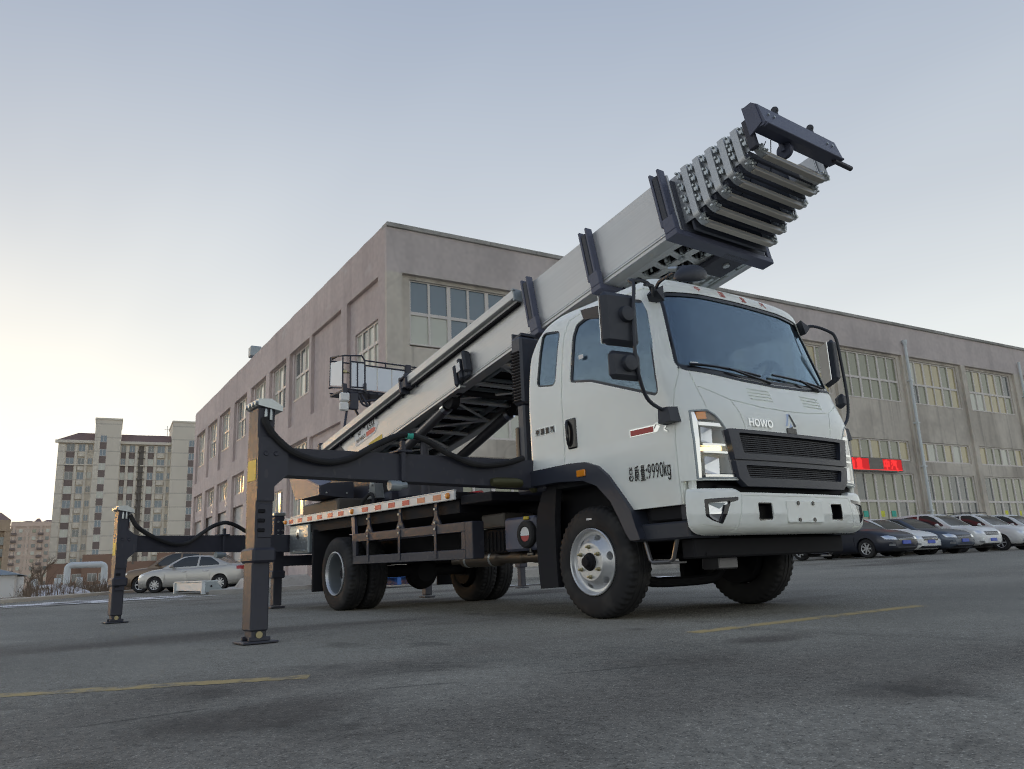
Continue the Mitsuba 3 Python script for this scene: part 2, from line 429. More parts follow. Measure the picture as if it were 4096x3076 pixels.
def verge_z(x, y):
    d = beyond(x, y)
    return .10 - .52 * sstep(0, 22, d) + .10 * (meshkit.fbm(np.stack([x * .4, y * .4, x * 0], -1), 3) - .5) * sstep(0, 2, d)
U_ = np.concatenate([np.linspace(-45, 45, 91)]); W_ = np.concatenate([[.16, .6, 1.2], np.arange(2, 30, 1.5), [36, 50, 80, 140, 260, 600, 1500]])
UU, WW = np.meshgrid(np.sign(U_) * np.abs(U_) ** 1.0, W_, indexing='ij')
sc = 1 + WW / 40
PX = KA[0] + KD[0] * (UU * sc + 7) + KN[0] * WW; PY = KA[1] + KD[1] * (UU * sc + 7) + KN[1] * WW
g_ = grid(U_, W_, lambda a, b: a * 0)
top('verge', trimesh.Trimesh(np.stack([PX, PY, verge_z(PX, PY)], -1).reshape(-1, 3), g_.faces, process=False), 'soil', 'brown winter verge with dead grass beyond the kerb', 'verge', smooth=True, kind='structure')

kp = []
k_ = top('kerb', cat(*[xf(bx(0, 1.0, -.15, .15, -.2, .13, .02), frame([*(KA + KD * (i - 14.0) * 1.005), 0], [*KD, 0], [-KD[1], KD[0], 0], [0, 0, 1])) for i in range(0, 42)]),
         'kerb_stone', 'concrete kerb along the far left edge of the lot', 'kerb', kind='structure')

# ================================================================== the pink and grey factory building
K0 = np.array([-17.4, 6.45, 0.0]); _a = math.radians(84.5)
UV = np.array([math.cos(_a), math.sin(_a), 0]); NV = np.array([math.sin(_a), -math.cos(_a), 0]); ZV = np.array([0, 0, 1.0])
MR = frame(K0, UV, -NV, ZV)              # right facade: x along it, y inward
ML = frame(K0, NV, UV, ZV)               # left facade: x = -distance from the corner, y inward

B = thing('factory_building', 'long three storey factory with pink plaster side wall and grey rendered front behind the truck', 'building')
bays = [(.87, 5.42), (6.9, 11.5), (12.4, 17.0), (17.9, 22.5), (23.4, 28.0), (28.9, 33.4), (34.4, 38.9), (40.4, 45.0)]
rows = [(7.70, 10.05), (4.70, 5.72), (.95, 4.08)]
def holes(base, hs):
    g = sg.box(*base)
    return g.difference(shapely.union_all([sg.box(*h) for h in hs]))
SE = 46.5
la = holes((0, 0, SE, 11.76), [(a - .31, .30, b + .31, 10.19) for a, b in bays])
lb = holes((0.14, 0, SE, 11.70), [(a, z0, b, z1) for a, b in bays for z0, z1 in rows])
put(B, 'front_wall', cat(xf(prism(la, 'y', 0, .14), MR), xf(prism(lb, 'y', .141, .46), MR)), 'grey_render', smooth=False, label='grey rendered front wall with recessed window bays')
lbays = [(1.1, 3.35)] + [(8.95, 11.2), (12.45, 14.7), (16.1, 18.45), (20.1, 22.4), (24.2, 26.5), (27.9, 30.2), (31.8, 34.2)]
LEND = 35.3
rec = [(.77, 6.2, 3.87, 10.22), (4.52, 6.82, 8.21, 10.22)] + [(a - .45, 6.82, b + .28, 10.21) for a, b in lbays[1:]]
rec += [(4.5, .3, 8.3, 5.90)] + [(a - .35, .3, b + .3, 5.99) for a, b in lbays[1:]]
wl = [(1.1, 6.5, 3.35, 8.86)] + [(a, 7.93, b, 10.17) for a, b in lbays[1:]] + [(a, 4.92, b, 5.95) for a, b in lbays[1:]]
wl += [(a, 2.85, b, 4.25) for a, b in lbays[1:4]]
dl = [(20.1, .25, 22.9, 4.28), (24.6, .25, 27.2, 4.28), (28.5, .25, 31.0, 4.28), (32.2, .25, 34.6, 4.28)]
neg = lambda h: (-h[2], h[1], -h[0], h[3])
la2 = holes((-LEND, 0, -.001, 11.85), [neg(h) for h in rec]).difference(sg.box(-LEND - 1, 0, -LEND, 12))
lb2 = holes((-LEND, 0, -.47, 11.7), [neg(h) for h in wl + dl])
put(B, 'side_wall', cat(xf(prism(la2, 'y', .002, .14), ML), xf(prism(lb2, 'y', .141, .46), ML)), 'pink_plaster', smooth=False, label='pink plastered side wall with peeling parapet')
put(B, 'core', cat(xf(bx(.465, 46.0, .47, 24, 0, 11.5, 0), MR), xf(bx(-LEND, -.47, .47, 24, 0, 11.5, 0), ML)), 'grey_render', smooth=False)
put(B, 'coping', cat(*[xf(bx(s, s + 1.99, -.07, .40, 11.765, 11.92, .012), MR) for s in np.arange(.0, 46, 2.0)]), 'concrete', smooth=False, label='pale concrete coping along the front parapet')
edge = prism([(-LEND, 0), (0, 0)] + [(-s, .05 + .05 * rng.random()) for s in np.arange(0.5, LEND, .8)] + [(-LEND, .08)], 'y', 0, .3)
put(B, 'parapet_edge', xf(edge.translate([0, .02, 11.851]), ML), 'pink_plaster', smooth=False, label='crumbling top edge of the side parapet')
put(B, 'plinth', cat(xf(bx(-LEND, -.2, -.10, -.002, -.05, .27, .02), ML), xf(bx(-.1, SE, -.10, -.002, -.05, .40, .02), MR)), 'concrete', smooth=False)

def window(M, x0, x1, z0, z1, cols, transom, panes, ret=.24, sill=True, pairs=False):
    "frame and mullions are one part, every pane its own sub-part"
    edges = []
    n = cols
    wpair = (x1 - x0) / (n / 2) if pairs else None
    xsx = [x0 + (x1 - x0) * i / n for i in range(n + 1)]
    bars = [bx(x0, x1, ret - .03, ret + .05, z0, z0 + .08, 0), bx(x0, x1, ret - .03, ret + .05, z1 - .07, z1, 0)]
    for i, x in enumerate(xsx):
        w = .075 if (i == 0 or i == n) else (.07 if (pairs and i % 2 == 0) else .04)
        xa, xb = (x, x + w) if i == 0 else ((x - w, x) if i == n else (x - w, x + w))
        bars.append(bx(xa, xb, ret - .034, ret + .046, z0 + .079, z1 - .069, 0)); edges.append((xa, xb))
    if transom:
        for i in range(n):
            bars.append(bx(edges[i][1], edges[i + 1][0], ret - .03, ret + .05, transom - .055, transom + .055, 0))
    if sill: bars.append(bx(x0 - .02, x1 + .02, ret - .12, ret - .031, z0 + .0, z0 + .05, 0))
    w_ = put(B, 'window', xf(cat(*bars), M), 'frame_white', smooth=False)
    zr = [(z0 + .08, transom - .055), (transom + .055, z1 - .07)] if transom else [(z0 + .08, z1 - .07)]
    for j, (za, zb) in enumerate(zr):
        for i in range(n):
            xa, xb = edges[i][1], edges[i + 1][0]
            tilt = (rng.uniform(-.006, .006), rng.uniform(-.004, .004))
            m = np.eye(4); m[0, 0], m[1, 1], m[2, 2] = xb - xa, .012, zb - za
            m[:3, 3] = ((xa + xb) / 2, ret + .022, (za + zb) / 2)
            m[1, 0] = tilt[0] * (xb - xa); m[1, 2] = tilt[1] * (zb - za)
            scene[number(w_ + '__pane')] = ubox(panes(i, j), M @ m)
    return w_

for k, (a, b) in enumerate(bays):
    if k == 0:
        window(MR, a, b, 7.75, 10.08, 6, 8.88, lambda i, j: 'pane_blue' if j == 1 or i > 1 else 'pane_pale', pairs=True)
    else:
        pick = (lambda i, j: 'pane_green') if k in (4,) else (lambda i, j: rng.choice(['pane_green', 'pane_dark', 'pane_gold', 'pane_pale', 'pane_green', 'pane_gold']))
        window(MR, a, b, 7.70, 10.05, 6, 8.77, pick, pairs=True)
    window(MR, a, b, 4.70, 5.72, 6, None, lambda i, j: rng.choice(['pane_green', 'pane_pale', 'pane_gold', 'pane_green']), pairs=True, sill=False)
    window(MR, a, b, .95, 4.08, 6, 2.72, lambda i, j: rng.choice(['pane_dark', 'pane_green', 'pane_dark', 'pane_green']) , pairs=True)
LP = lambda i, j: rng.choice(['pane_pale', 'pane_pale', 'pane_pale', 'pane_dark'])
for h in wl:
    x0, z0, x1, z1 = neg(h)
    if z1 - z0 > 2: window(ML, x0, x1, z0, z1, 3 if h[0] > 2 else 4, z0 + 1.1 if h[0] > 2 else z0 + 1.6, LP)
    elif z1 > 5: window(ML, x0, x1, z0, z1, 4, None, LP, sill=False)
    else: window(ML, x0, x1, z0, z1, 3, None, LP)
for h in dl:
    x0, z0, x1, z1 = neg(h)
    slats = [bx(x0 + .02, x1 - .02, .30, .33 + .012 * (i % 2), z0 + .1 * i, z0 + .1 * i + .098, 0) for i in range(int((z1 - z0) / .1))]
    d_ = put(B, 'shutter_door', xf(cat(*slats, bx(x0, x0 + .06, .26, .38, z0, z1, 0), bx(x1 - .06, x1, .26, .38, z0, z1, 0)), ML), 'shutter', smooth=False, label='grey white rolling shutter door')
put(B, 'drainpipe', cat(xf(cyl((28.55, -.14, .2), (28.55, -.14, 10.75), .075, 12), MR), xf(lathe([(0, 10.72), (.08, 10.72), (.13, 10.85), (.13, 10.98), (0, 10.98)], 14).apply_translation([28.55, -.14, 0]), MR),
                       *[xf(bx(28.44, 28.66, -.23, -.001, z, z + .07, 0), MR) for z in (2.2, 4.4, 6.6, 8.8)]), 'pipe_white', label='pale grey drainpipe with hopper on the front wall')
put(B, 'drainpipe', cat(xf(cyl((39.75, -.14, .2), (39.75, -.14, 10.9), .075, 12), MR), *[xf(bx(39.64, 39.86, -.23, -.001, z, z + .07, 0), MR) for z in (2.2, 4.4, 6.6, 8.8)]), 'pipe_white', label='second pale drainpipe near the right edge of the photo')
# small things on the side wall
k_ = thing('roof_vent', 'small grey chimney cowl sitting on the side parapet', 'vent')
put(k_, 'shaft', xf(cyl((-20.3, .5, 11.8), (-20.3, .5, 12.5), .16, 12), ML), 'box_grey')
put(k_, 'cowl', xf(bx(-20.6, -20.0, .2, .8, 12.35, 12.95, .05), ML), 'box_grey')
for s_, txt in ((24.0, '3'), (28.0, '2')):
    k_ = thing('number_plate', 'pale number painted above the %s pair of shutter doors' % ('nearer' if txt == '3' else 'farther'), 'number', 'door numbers on the side wall')
    scene[k_] = mikit.ply(xf(meshkit.text_mesh(txt, .55, .012, True), ML @ frame([-s_ - .2, -.006, 4.42], [1, 0, 0], [0, 0, 1], [0, -1, 0])), 'pipe_white', smooth=False)

for s_, c_ in ((23.75, 'green_tag'), (25.0, 'yellow_print'), (25.9, 'green_tag'), (36.0, 'yellow_print'), (37.4, 'yellow_print')):
    put(B, 'notice', xf(bx(s_, s_ + .34, .236, .240, 1.98, 2.26, 0), MR), c_, smooth=False, label='small coloured notice stuck low on the window')
# LED sign on the front wall
LS = thing('led_sign', 'long red lit LED message board on the grey front wall above the ground floor windows', 'sign')
s0, s1, z0, z1 = 17.2, 26.65, 4.14, 4.68
put(LS, 'housing', xf(bx(s0 - .05, s1 + .05, -.16, -.001, z0 - .05, z1 + .05, .01), MR), 'gloss_black')
scene['led_red'] = {'type': 'diffuse', 'reflectance': {'type': 'rgb', 'value': [.2, .01, .01]}}
lr = np.random.default_rng(5)
glyphs = {'中': [[(1.5, 8), (8.5, 8), (8.5, 4), (1.5, 4), (1.5, 8)], [(5, 10), (5, 0)]],
          '国': [[(1, 9.5), (9, 9.5), (9, .5), (1, .5), (1, 9.5)], [(2.6, 7.6), (7.4, 7.6)], [(3, 5.2), (7, 5.2)], [(2.6, 2.4), (7.4, 2.4)], [(5, 7.6), (5, 2.4)], [(6, 4.2), (6.9, 3.2)]],
          '重': [[(7.5, 9.8), (2.5, 9.2)], [(1, 8), (9, 8)], [(2.3, 6.6), (7.7, 6.6), (7.7, 3.4), (2.3, 3.4), (2.3, 6.6)], [(2.3, 5), (7.7, 5)], [(5, 9.5), (5, .4)], [(1.8, 2), (8.2, 2)], [(.5, .4), (9.5, .4)]],
          '汽': [[(1, 9.3), (2.2, 8.3)], [(.5, 6.6), (1.8, 5.6)], [(.6, 1), (2.2, 4)], [(4.3, 9.9), (3, 6.8)], [(4, 8.5), (9.5, 8.5)], [(4.2, 6.9), (8.6, 6.9)], [(3.4, 5.2), (7.8, 5.2), (8, 2), (9.2, .5), (9.6, 2)]],
          '总': [[(3, 10), (4, 8.6)], [(7, 10), (6, 8.6)], [(2.5, 8.3), (7.5, 8.3), (7.5, 5.5), (2.5, 5.5), (2.5, 8.3)], [(1.4, 3.9), (.6, 1.3)], [(2.9, 4.2), (2.9, .8), (7, .8), (7.3, 2.1)], [(4.6, 4.4), (5.5, 2.8)], [(8, 4.1), (9.4, 1.7)]],
          '质': [[(8, 9.9), (2, 9.2), (2, 5), (.8, .3)], [(2, 7.4), (9.5, 7.4)], [(5.6, 9.3), (5.4, 6)], [(3.6, 2.2), (3.6, 6), (8.4, 6), (8.4, 2.2)], [(6, 4.8), (5.6, 2.5), (3, .2)], [(6.3, 2), (9, .2)]],
          '量': [[(2.6, 9.8), (7.4, 9.8), (7.4, 7.2), (2.6, 7.2), (2.6, 9.8)], [(2.6, 8.5), (7.4, 8.5)], [(.5, 6.3), (9.5, 6.3)], [(2.2, 5.2), (7.8, 5.2), (7.8, 2.6), (2.2, 2.6), (2.2, 5.2)], [(2.2, 3.9), (7.8, 3.9)], [(5, 5.2), (5, .2)], [(1.5, 1.4), (8.5, 1.4)], [(.5, .1), (9.5, .1)]]}

def glyph(ch, h, w=.55, depth=.004, squeeze=1.0):
    "one character standing in the xy plane as a mesh"
    g = sa.scale(lines2(glyphs[ch], w), h / 10 * squeeze, h / 10, origin=(0, 0))
    return trimesh.util.concatenate([trimesh.creation.extrude_polygon(q, depth, engine='earcut') for q in getattr(g, 'geoms', [g])])
x = s0 + .12; seq = '国重汽中重国汽总量质重国中汽量'
lit = []
for i, ch in enumerate(seq):
    if 23.6 < x < 25.15: x = 25.2; continue
    if x + .5 > s1: break
    lit.append(xf(glyph(ch, z1 - z0 - .04, .9, .01), frame([x, -.162, z0 + .02], [1, 0, 0], [0, 0, 1], [0, -1, 0]))); x += .58
lit += [bx(s0, s1, -.165, -.161, z0, z0 + .03, 0)]
scene[number(LS + '__lit_text')] = mikit.ply(xf(cat(*lit), MR), 'led_red', smooth=False, emitter={'type': 'area', 'radiance': {'type': 'rgb', 'value': [.045, .0020, .0020]}})
put(LS, 'lit_field', cat(xf(bx(s0, 24.10, -.1615, -.1605, z0 + .031, z1, 0), MR), xf(bx(25.17, s1, -.1615, -.1605, z0 + .031, z1, 0), MR)), 'led_red', smooth=False, emitter={'type': 'area', 'radiance': {'type': 'rgb', 'value': [.020, .0010, .0011]}})

# pavement along the building
pv = prism([(-LEND - 2, -1.6), (-8.0, -1.6), (-8.0, -.101), (-LEND - 2, -.101)], 'z', -.1, .13)
top('pavement', xf(pv, ML), 'concrete', 'low concrete pavement along the foot of the pink wall', 'pavement', smooth=False, kind='structure')
top('pavement', xf(bx(-.5, SE, -1.4, -.101, 0, .33, .02), MR), 'concrete', 'low concrete pavement along the grey front wall', 'pavement', smooth=False, kind='structure')

# ================================================================== far buildings
AP = np.array([4.6 - 182.2, -5.2 + 32.1, 0.0]); _b = math.radians(80.0)
AU = np.array([math.cos(_b), math.sin(_b), 0]); AN = np.array([math.sin(_b), -math.cos(_b), 0])
MA = frame(AP, AU, -AN, ZV)
A = thing('apartment_building', 'tall cream apartment block with brown roof and brown striped window columns', 'building')
W0, FL = 29.2, 2.92
body = [bx(-10.7, 30, 0, 14, -1.5, 29.85, 0)]
towers = [(-4.15, .75), (10.7, 16.6)]
for a, b in towers: body.append(bx(a, b, -1.6, 10, -1.5, 34.45, 0))
for a, b in ((-10.7, -9.4), (-7.6, -7.15), (-5.75, -5.3), (.75, .95), (1.9, 2.45), (3.65, 4.1), (5.7, 6.1), (7.4, 7.85), (9.6, 10.05)): body.append(bx(a, b, -.35, -.001, 5.0, 29.1, 0))
put(A, 'wall', xf(cat(*body), MA), 'cream_wall', smooth=False)
put(A, 'cornice', xf(cat(bx(-11.3, -4.16, -.8, 0, 29.3, 29.9, .05), bx(.76, 10.69, -.8, 0, 29.3, 29.9, .05), *[bx(a - .15, b + .15, -1.75, 10, 34.2, 34.6, .05) for a, b in towers], bx(-10.71, 10.6, -.42, -.36, 24.7, 24.95, 0)), MA), 'cream_wall', smooth=False)
r1 = hull([(-11, -.6, 29.9), (-11, 8, 29.9), (-4.2, -.6, 29.9), (-4.2, 8, 29.9), (-7.3, 2.2, 31.9), (-4.2, 2.2, 31.9), (-4.2, 5, 31.9), (-7.3, 5, 31.9)])
r2 = hull([(.8, -.6, 29.9), (.8, 8, 29.9), (10.6, -.6, 29.9), (10.6, 8, 29.9), (.8, 2.2, 31.8), (10.6, 2.2, 31.8), (10.6, 5, 31.8), (.8, 5, 31.8)])
put(A, 'roof', xf(r1, MA), 'roof_brown', smooth=False); put(A, 'roof', xf(r2, MA), 'roof_brown', smooth=False)
put(A, 'brick_base', xf(cat(bx(-10.8, -4.6, -.40, -.36, -1.5, 4.9, 0), bx(-4.7, .9, -1.7, -1.605, -1.5, 6.5, 0), bx(.91, 9.0, -.40, -.36, -1.5, 4.9, 0), bx(9.0, 12.5, -1.8, -1.7, -1.5, 6.5, 0)), MA), 'brick_brown', smooth=False)
def apt_window(P, M, s, z, w, h, dep, glass, balcony=False):
    k = put(P, 'window', xf(cat(bx(s, s + .07, dep - .06, dep, z, z + h, 0), bx(s + w - .07, s + w, dep - .06, dep, z, z + h, 0), bx(s + w / 2 - .04, s + w / 2 + .04, dep - .05, dep, z, z + h, 0),
                            bx(s + .07, s + w - .07, dep - .06, dep, z, z + .08, 0), bx(s + .07, s + w - .07, dep - .06, dep, z + h - .08, z + h, 0)), M), 'frame_white', smooth=False)
    m = np.diag([w - .1, .02, h - .1, 1.0]); m[:3, 3] = (s + w / 2, dep - .012, z + h / 2)
    m[1, 0] = rng.uniform(-.012, .012) * w
    scene[number(k + '__pane')] = ubox(glass, M @ m)
    return k
def apt_column(P, M, s, w, h, z_top, n, dep, spandrel=True, balcony=False, fl=FL):
    panels = []
    for i in range(n):
        z = z_top - h - i * fl
        if balcony:
            pass
        apt_window(P, M, s, z, w, h, dep, rng.choice(['pane_dark', 'pane_blue', 'pane_pale', 'pane_blue']))
        if spandrel and i < n - 1: panels.append(bx(s, s + w, dep - .04, dep - .001, z - (fl - h) + .02, z - .02, 0))
    if panels: put(P, 'spandrel', xf(cat(*panels), M), 'brown_panel', smooth=False)
    if balcony:
        for i in range(n - 1):
            z = z_top - h - i * fl
            c = (s + w / 2)
            ang = np.linspace(0, np.pi, 9)
            poly = [(c - (w / 2 + .1) * math.cos(t), dep - .02 - .5 * math.sin(t)) for t in ang]
            put(P, 'balcony', xf(prism(poly, 'z', z - (fl - h) + .25, z - .25), M), 'cream_wall', smooth=40)
apt_column(A, MA, -9.2, 1.5, 1.6, 29.2, 9, -.002)
apt_column(A, MA, -7.0, 1.25, 1.6, 29.2, 9, -.002, balcony=True, spandrel=False)
apt_column(A, MA, -5.2, .85, 1.3, 29.2, 9, -.002, spandrel=False)
apt_column(A, MA, -3.1, 1.25, 1.45, 30.9, 9, -1.602)
apt_column(A, MA, .97, .9, 1.55, 29.2, 9, -.002); apt_column(A, MA, 2.5, 1.1, 1.55, 29.2, 9, -.002)
apt_column(A, MA, 6.15, 1.15, 1.55, 29.2, 9, -.002)
apt_column(A, MA, 7.95, 1.5, 1.6, 29.2, 9, -.002, balcony=True, spandrel=False)
apt_column(A, MA, 10.0, .65, 1.3, 29.2, 9, -.002, spandrel=False)
apt_column(A, MA, 14.1, 1.25, 1.45, 30.4, 9, -1.602)
put(A, 'service_shaft', xf(cat(bx(4.35, 5.35, -.03, -.001, 0, 29.1, 0), bx(4.75, 4.9, -.25, -.05, 0, 29.1, 0), *[bx(4.2, 5.6, -.3, -.04, z, z + .12, 0) for z in np.arange(3, 29, 1.46)], *[bx(4.35, 4.72, -.45, -.05, z + .3, z + .85, 0) for z in np.arange(4, 28, 2.92)]), MA), 'shaft_grey', smooth=False, label='narrow grey service shaft with pipes and air conditioner boxes')
for i in range(4): apt_window(A, MA, -9.0 + 2.6 * i if i < 2 else -3.6 + 2.0 * (i - 2), 1.2, 1.7, 1.6, -.41 if i < 2 else -1.71, 'pane_dark')
put(A, 'aerial', xf(cat(cyl((9.9, 3, 31.8), (9.9, 3, 34.2), .06, 6), cyl((9.3, 3, 33.4), (10.5, 3, 33.4), .04, 6)), MA), 'box_grey')

def far_block(name, label, P, ang, w, d, h, floors, cols, wall, roof_bits, base=-4.0, ww=2.0, wh=1.5):
    a = math.radians(ang); u = np.array([math.cos(a), math.sin(a), 0]); n = np.array([math.sin(a), -math.cos(a), 0])
    M = frame(np.array([P[0], P[1], 0.0]), u, -n, ZV)
    k = thing(name, label, 'building')
    put(k, 'wall', xf(cat(bx(0, w, 0, d, base, h, 0), *[bx(x0, x1, -.4, -.001, base, h - 2, 0) for x0, x1 in [(w * (i + .5) / 9 - .5, w * (i + .5) / 9 + .5) for i in range(0, 9, 2)]]), M), wall, smooth=False)
    put(k, 'roof', xf(cat(*[hull([(x0, 0, z0), (x1, 0, z0), (x0, d, z0), (x1, d, z0), (x0 + 1, d * .4, z1), (x1 - 1, d * .4, z1), (x0 + 1, d * .6, z1), (x1 - 1, d * .6, z1)]) for x0, x1, z0, z1 in roof_bits]), M), 'roof_brown', smooth=False)
    put(k, 'parapet', xf(bx(-.3, w + .3, -.5, -.01, h - 2.1, h - 1.6, 0), M), wall, smooth=False)
    fl = (h - base - 4.0) / floors; stacks = (0, 4, 7)
    for c in range(cols):
        x0 = w * (c + .5) / cols - ww / 2
        dark = c in stacks
        for f in range(floors):
            z = h - 3.2 - wh - f * fl
            m = np.diag([ww, .3, wh, 1.0]); m[:3, 3] = (x0 + ww / 2, -.15 if not dark else -.2, z + wh / 2)
            scene[number(k + '__window')] = ubox(rng.choice(['pane_dark', 'pane_pale', 'pane_dark', 'pane_green']), M @ m)
        if dark: put(k, 'balcony_stack', xf(cat(*[bx(x0 - .4, x0 + ww + .4, -1.3, -.001, h - 3.2 - wh - f * fl - 1.1, h - 3.2 - wh - f * fl - .1, .1) for f in range(floors)]), M), 'brown_panel', smooth=False)
    return k
C2 = CAM[:2]
def at(az, d): a = math.radians(az); return C2 + d * np.array([math.cos(a), math.sin(a)])
p_ = at(175.45, 395)
far_block('distant_block', 'pinkish apartment block far behind the white pipe arch, left of the cream block', p_, 82, 22, 14, 27.9, 9, 9, 'pink_far', [(8.2, 11, 27.9, 29.6), (11.5, 22, 27.9, 28.9), (4, 8, 27.9, 28.6)], ww=1.3, wh=1.4)
p_ = at(177.9, 178)
far_block('distant_block', 'tan apartment block cut by the left edge of the photo', p_, 93, 7.6, 14, 13.2, 6, 4, 'tan_far', [(0, 7.6, 13.2, 15.0)], ww=1.2)

# ================================================================== beyond the kerb
PA = thing('pipe_arch', 'white insulated heating pipe rising in a square arch over the verge', 'pipe')
c0, c1 = at(172.25, 85), at(170.2, 85)
ex = np.array([*(c1 - c0), 0]); L_ = np.linalg.norm(ex); ex /= L_
ey = np.cross(ZV, ex); MP = frame([*c0, 0], ex, ey, ZV)
path = [(0, 0, -.6), (0, 0, 1.9)] + [(.35 - .35 * math.cos(t), 0, 1.95 + .35 * math.sin(t)) for t in np.linspace(.2, math.pi / 2, 6)] + [(L_ - .35 + .35 * math.sin(t), 0, 1.95 + .35 * math.cos(t)) for t in np.linspace(0, math.pi / 2 - .2, 6)] + [(L_, 0, 1.9), (L_, 0, -.6)]
put(PA, 'pipe', xf(tube(path, .29, 14), MP), 'pipe_white', label='thick white lagged pipe')
for i, az in enumerate((173.98, 172.75, 171.56)):
    q = at(az, 92)
    top('concrete_post', tm(bx(q[0] - .3, q[0] + .3, q[1] - .28, q[1] + .28, -.6, 1.25, .05)), 'pipe_white',
        ['short white concrete post left of the pipe arch', 'short white concrete post beside the left leg of the pipe arch', 'short white concrete post seen through the pipe arch'][i], 'post', group=None)
lowp = thing('lagged_pipe', 'snow covered low pipe running along the verge below the pipe arch', 'pipe')
q0, q1 = at(174.2, 84), at(168.6, 84)
put(lowp, 'pipe', tube(curve([(*(q0 + (q1 - q0) * t), .25 + .12 * math.sin(9 * t)) for t in np.linspace(0, 1, 9)], 4), .30, 10), 'snow')

def mound(cx, cy, ax, ay, h, ang, seed, zb):
    g = grid(np.linspace(-1, 1, 25), np.linspace(-1, 1, 25), lambda a, b: np.clip(1 - a * a - b * b, 0, 1))
    v = g.vertices.copy(); r = np.hypot(v[:, 0], v[:, 1]); keep = r < 1.02
    n = meshkit.fbm(np.stack([v[:, 0] * 3 + seed, v[:, 1] * 3, v[:, 0] * 0], -1), 4)
    z = h * v[:, 2] ** .7 * (.4 + 1.2 * n) - .04
    ca, sa_ = math.cos(ang), math.sin(ang)
    X = cx + ca * v[:, 0] * ax - sa_ * v[:, 1] * ay; Y = cy + sa_ * v[:, 0] * ax + ca * v[:, 1] * ay
    return trimesh.Trimesh(np.stack([X, Y, zb + z], -1), g.faces, process=False)
ang = math.atan2(KD[1], KD[0])
c_ = KA + KD * 11.6 + KN * 1.2
top('snow_bank', mound(c_[0], c_[1], 2.6, .9, .34, ang, 3, .08), 'snow', 'dirty white snow bank behind the kerb left of the parked cars', 'snow bank', smooth=True)
sn = []
for i in range(12):
    q = KA + KD * rng.uniform(-2, 22) + KN * rng.uniform(8, 45)
    sn.append(mound(q[0], q[1], rng.uniform(1.5, 4), rng.uniform(.5, 1.2), .10, ang + rng.uniform(-.3, .3), i * 3, float(verge_z(q[0], q[1]))))
top('snow_patches', cat(*sn), 'snow', 'thin snow patches scattered over the brown verge', 'snow', smooth=True, kind='stuff')
fl = []
for (x0, y0, x1, y1, w) in ((-16.95, -3.4, -16.5, -3.22, .35), (-16.6, -2.9, -16.2, -2.5, .3), (-19.2, -3.6, -16.6, -1.4, 1.5), (-20.5, -2.6, -17.6, .2, 1.7), (-18.3, -.2, -17.6, 1.4, .35), (-21.5, -1.2, -19.5, 1.2, .9), (-15.6, -1.2, -14.8, .0, .25), (-9.5, 4.0, -9.2, 6.3, .35), (-8.2, 6.4, -8.0, 8.6, .4)):
    fl.append(strip_on(x0, y0, x1, y1, w, .012, 10, w * .35, int(abs(x0 * 10))))
top('snow_streaks', cat(*fl), 'thin_snow', 'thin trodden snow streaks on the asphalt', 'snow', smooth=True, kind='stuff')

# dry brush: many thin twigs
def brush(n, seed, umin, umax, dmin, dmax, hmin, hmax):
    r_ = np.random.default_rng(seed); V, F = [], []
    for i in range(n):
        u_, d_ = r_.uniform(umin, umax), dmin + (dmax - dmin) * r_.random() ** 1.6
        q = KA + KD * u_ + KN * d_; z = float(verge_z(q[0], q[1]))
        if math.atan2(q[1] - CAM[1], q[0] - CAM[0]) > math.radians(174.45) and math.hypot(q[0] - CAM[0], q[1] - CAM[1]) < 62: continue
        h = r_.uniform(hmin, hmax) * (.5 + r_.random()); b = r_.integers(4, 9)
        for j in range(b):
            a = r_.uniform(0, 6.28); lean = r_.uniform(.1, .7) * h; w = r_.uniform(.008, .016) * (1 + d_ / 25)
            p0 = np.array([q[0] + r_.normal(0, .15), q[1] + r_.normal(0, .15), z]); p2 = p0 + np.array([math.cos(a) * lean, math.sin(a) * lean, h * r_.uniform(.6, 1)])
            p1 = (p0 + p2) / 2 + np.array([0, 0, h * .12])
            s = np.array([-math.sin(a), math.cos(a), 0]) * w; t2 = np.array([math.cos(a), math.sin(a), 0]) * w
            k = len(V)
            V += [p0 - s, p0 + s, p0 + t2, p1 - s * .7, p1 + s * .7, p1 + t2 * .7, p2]
            for e in ((0, 1, 4, 3), (1, 2, 5, 4), (2, 0, 3, 5)): F += [[k + e[0], k + e[1], k + e[2]], [k + e[0], k + e[2], k + e[3]]]
            F += [[k + 3, k + 4, k + 6], [k + 4, k + 5, k + 6], [k + 5, k + 3, k + 6]]
    return trimesh.Trimesh(np.array(V), np.array(F), process=False)
top('dry_brush', cat(brush(900, 2, -6, 26, .5, 20, .35, .8), brush(500, 4, -8, 34, 10, 60, .5, 1.3)), 'twig', 'tangle of leafless brown winter brush on the verge', 'brush', smooth=False, kind='stuff')

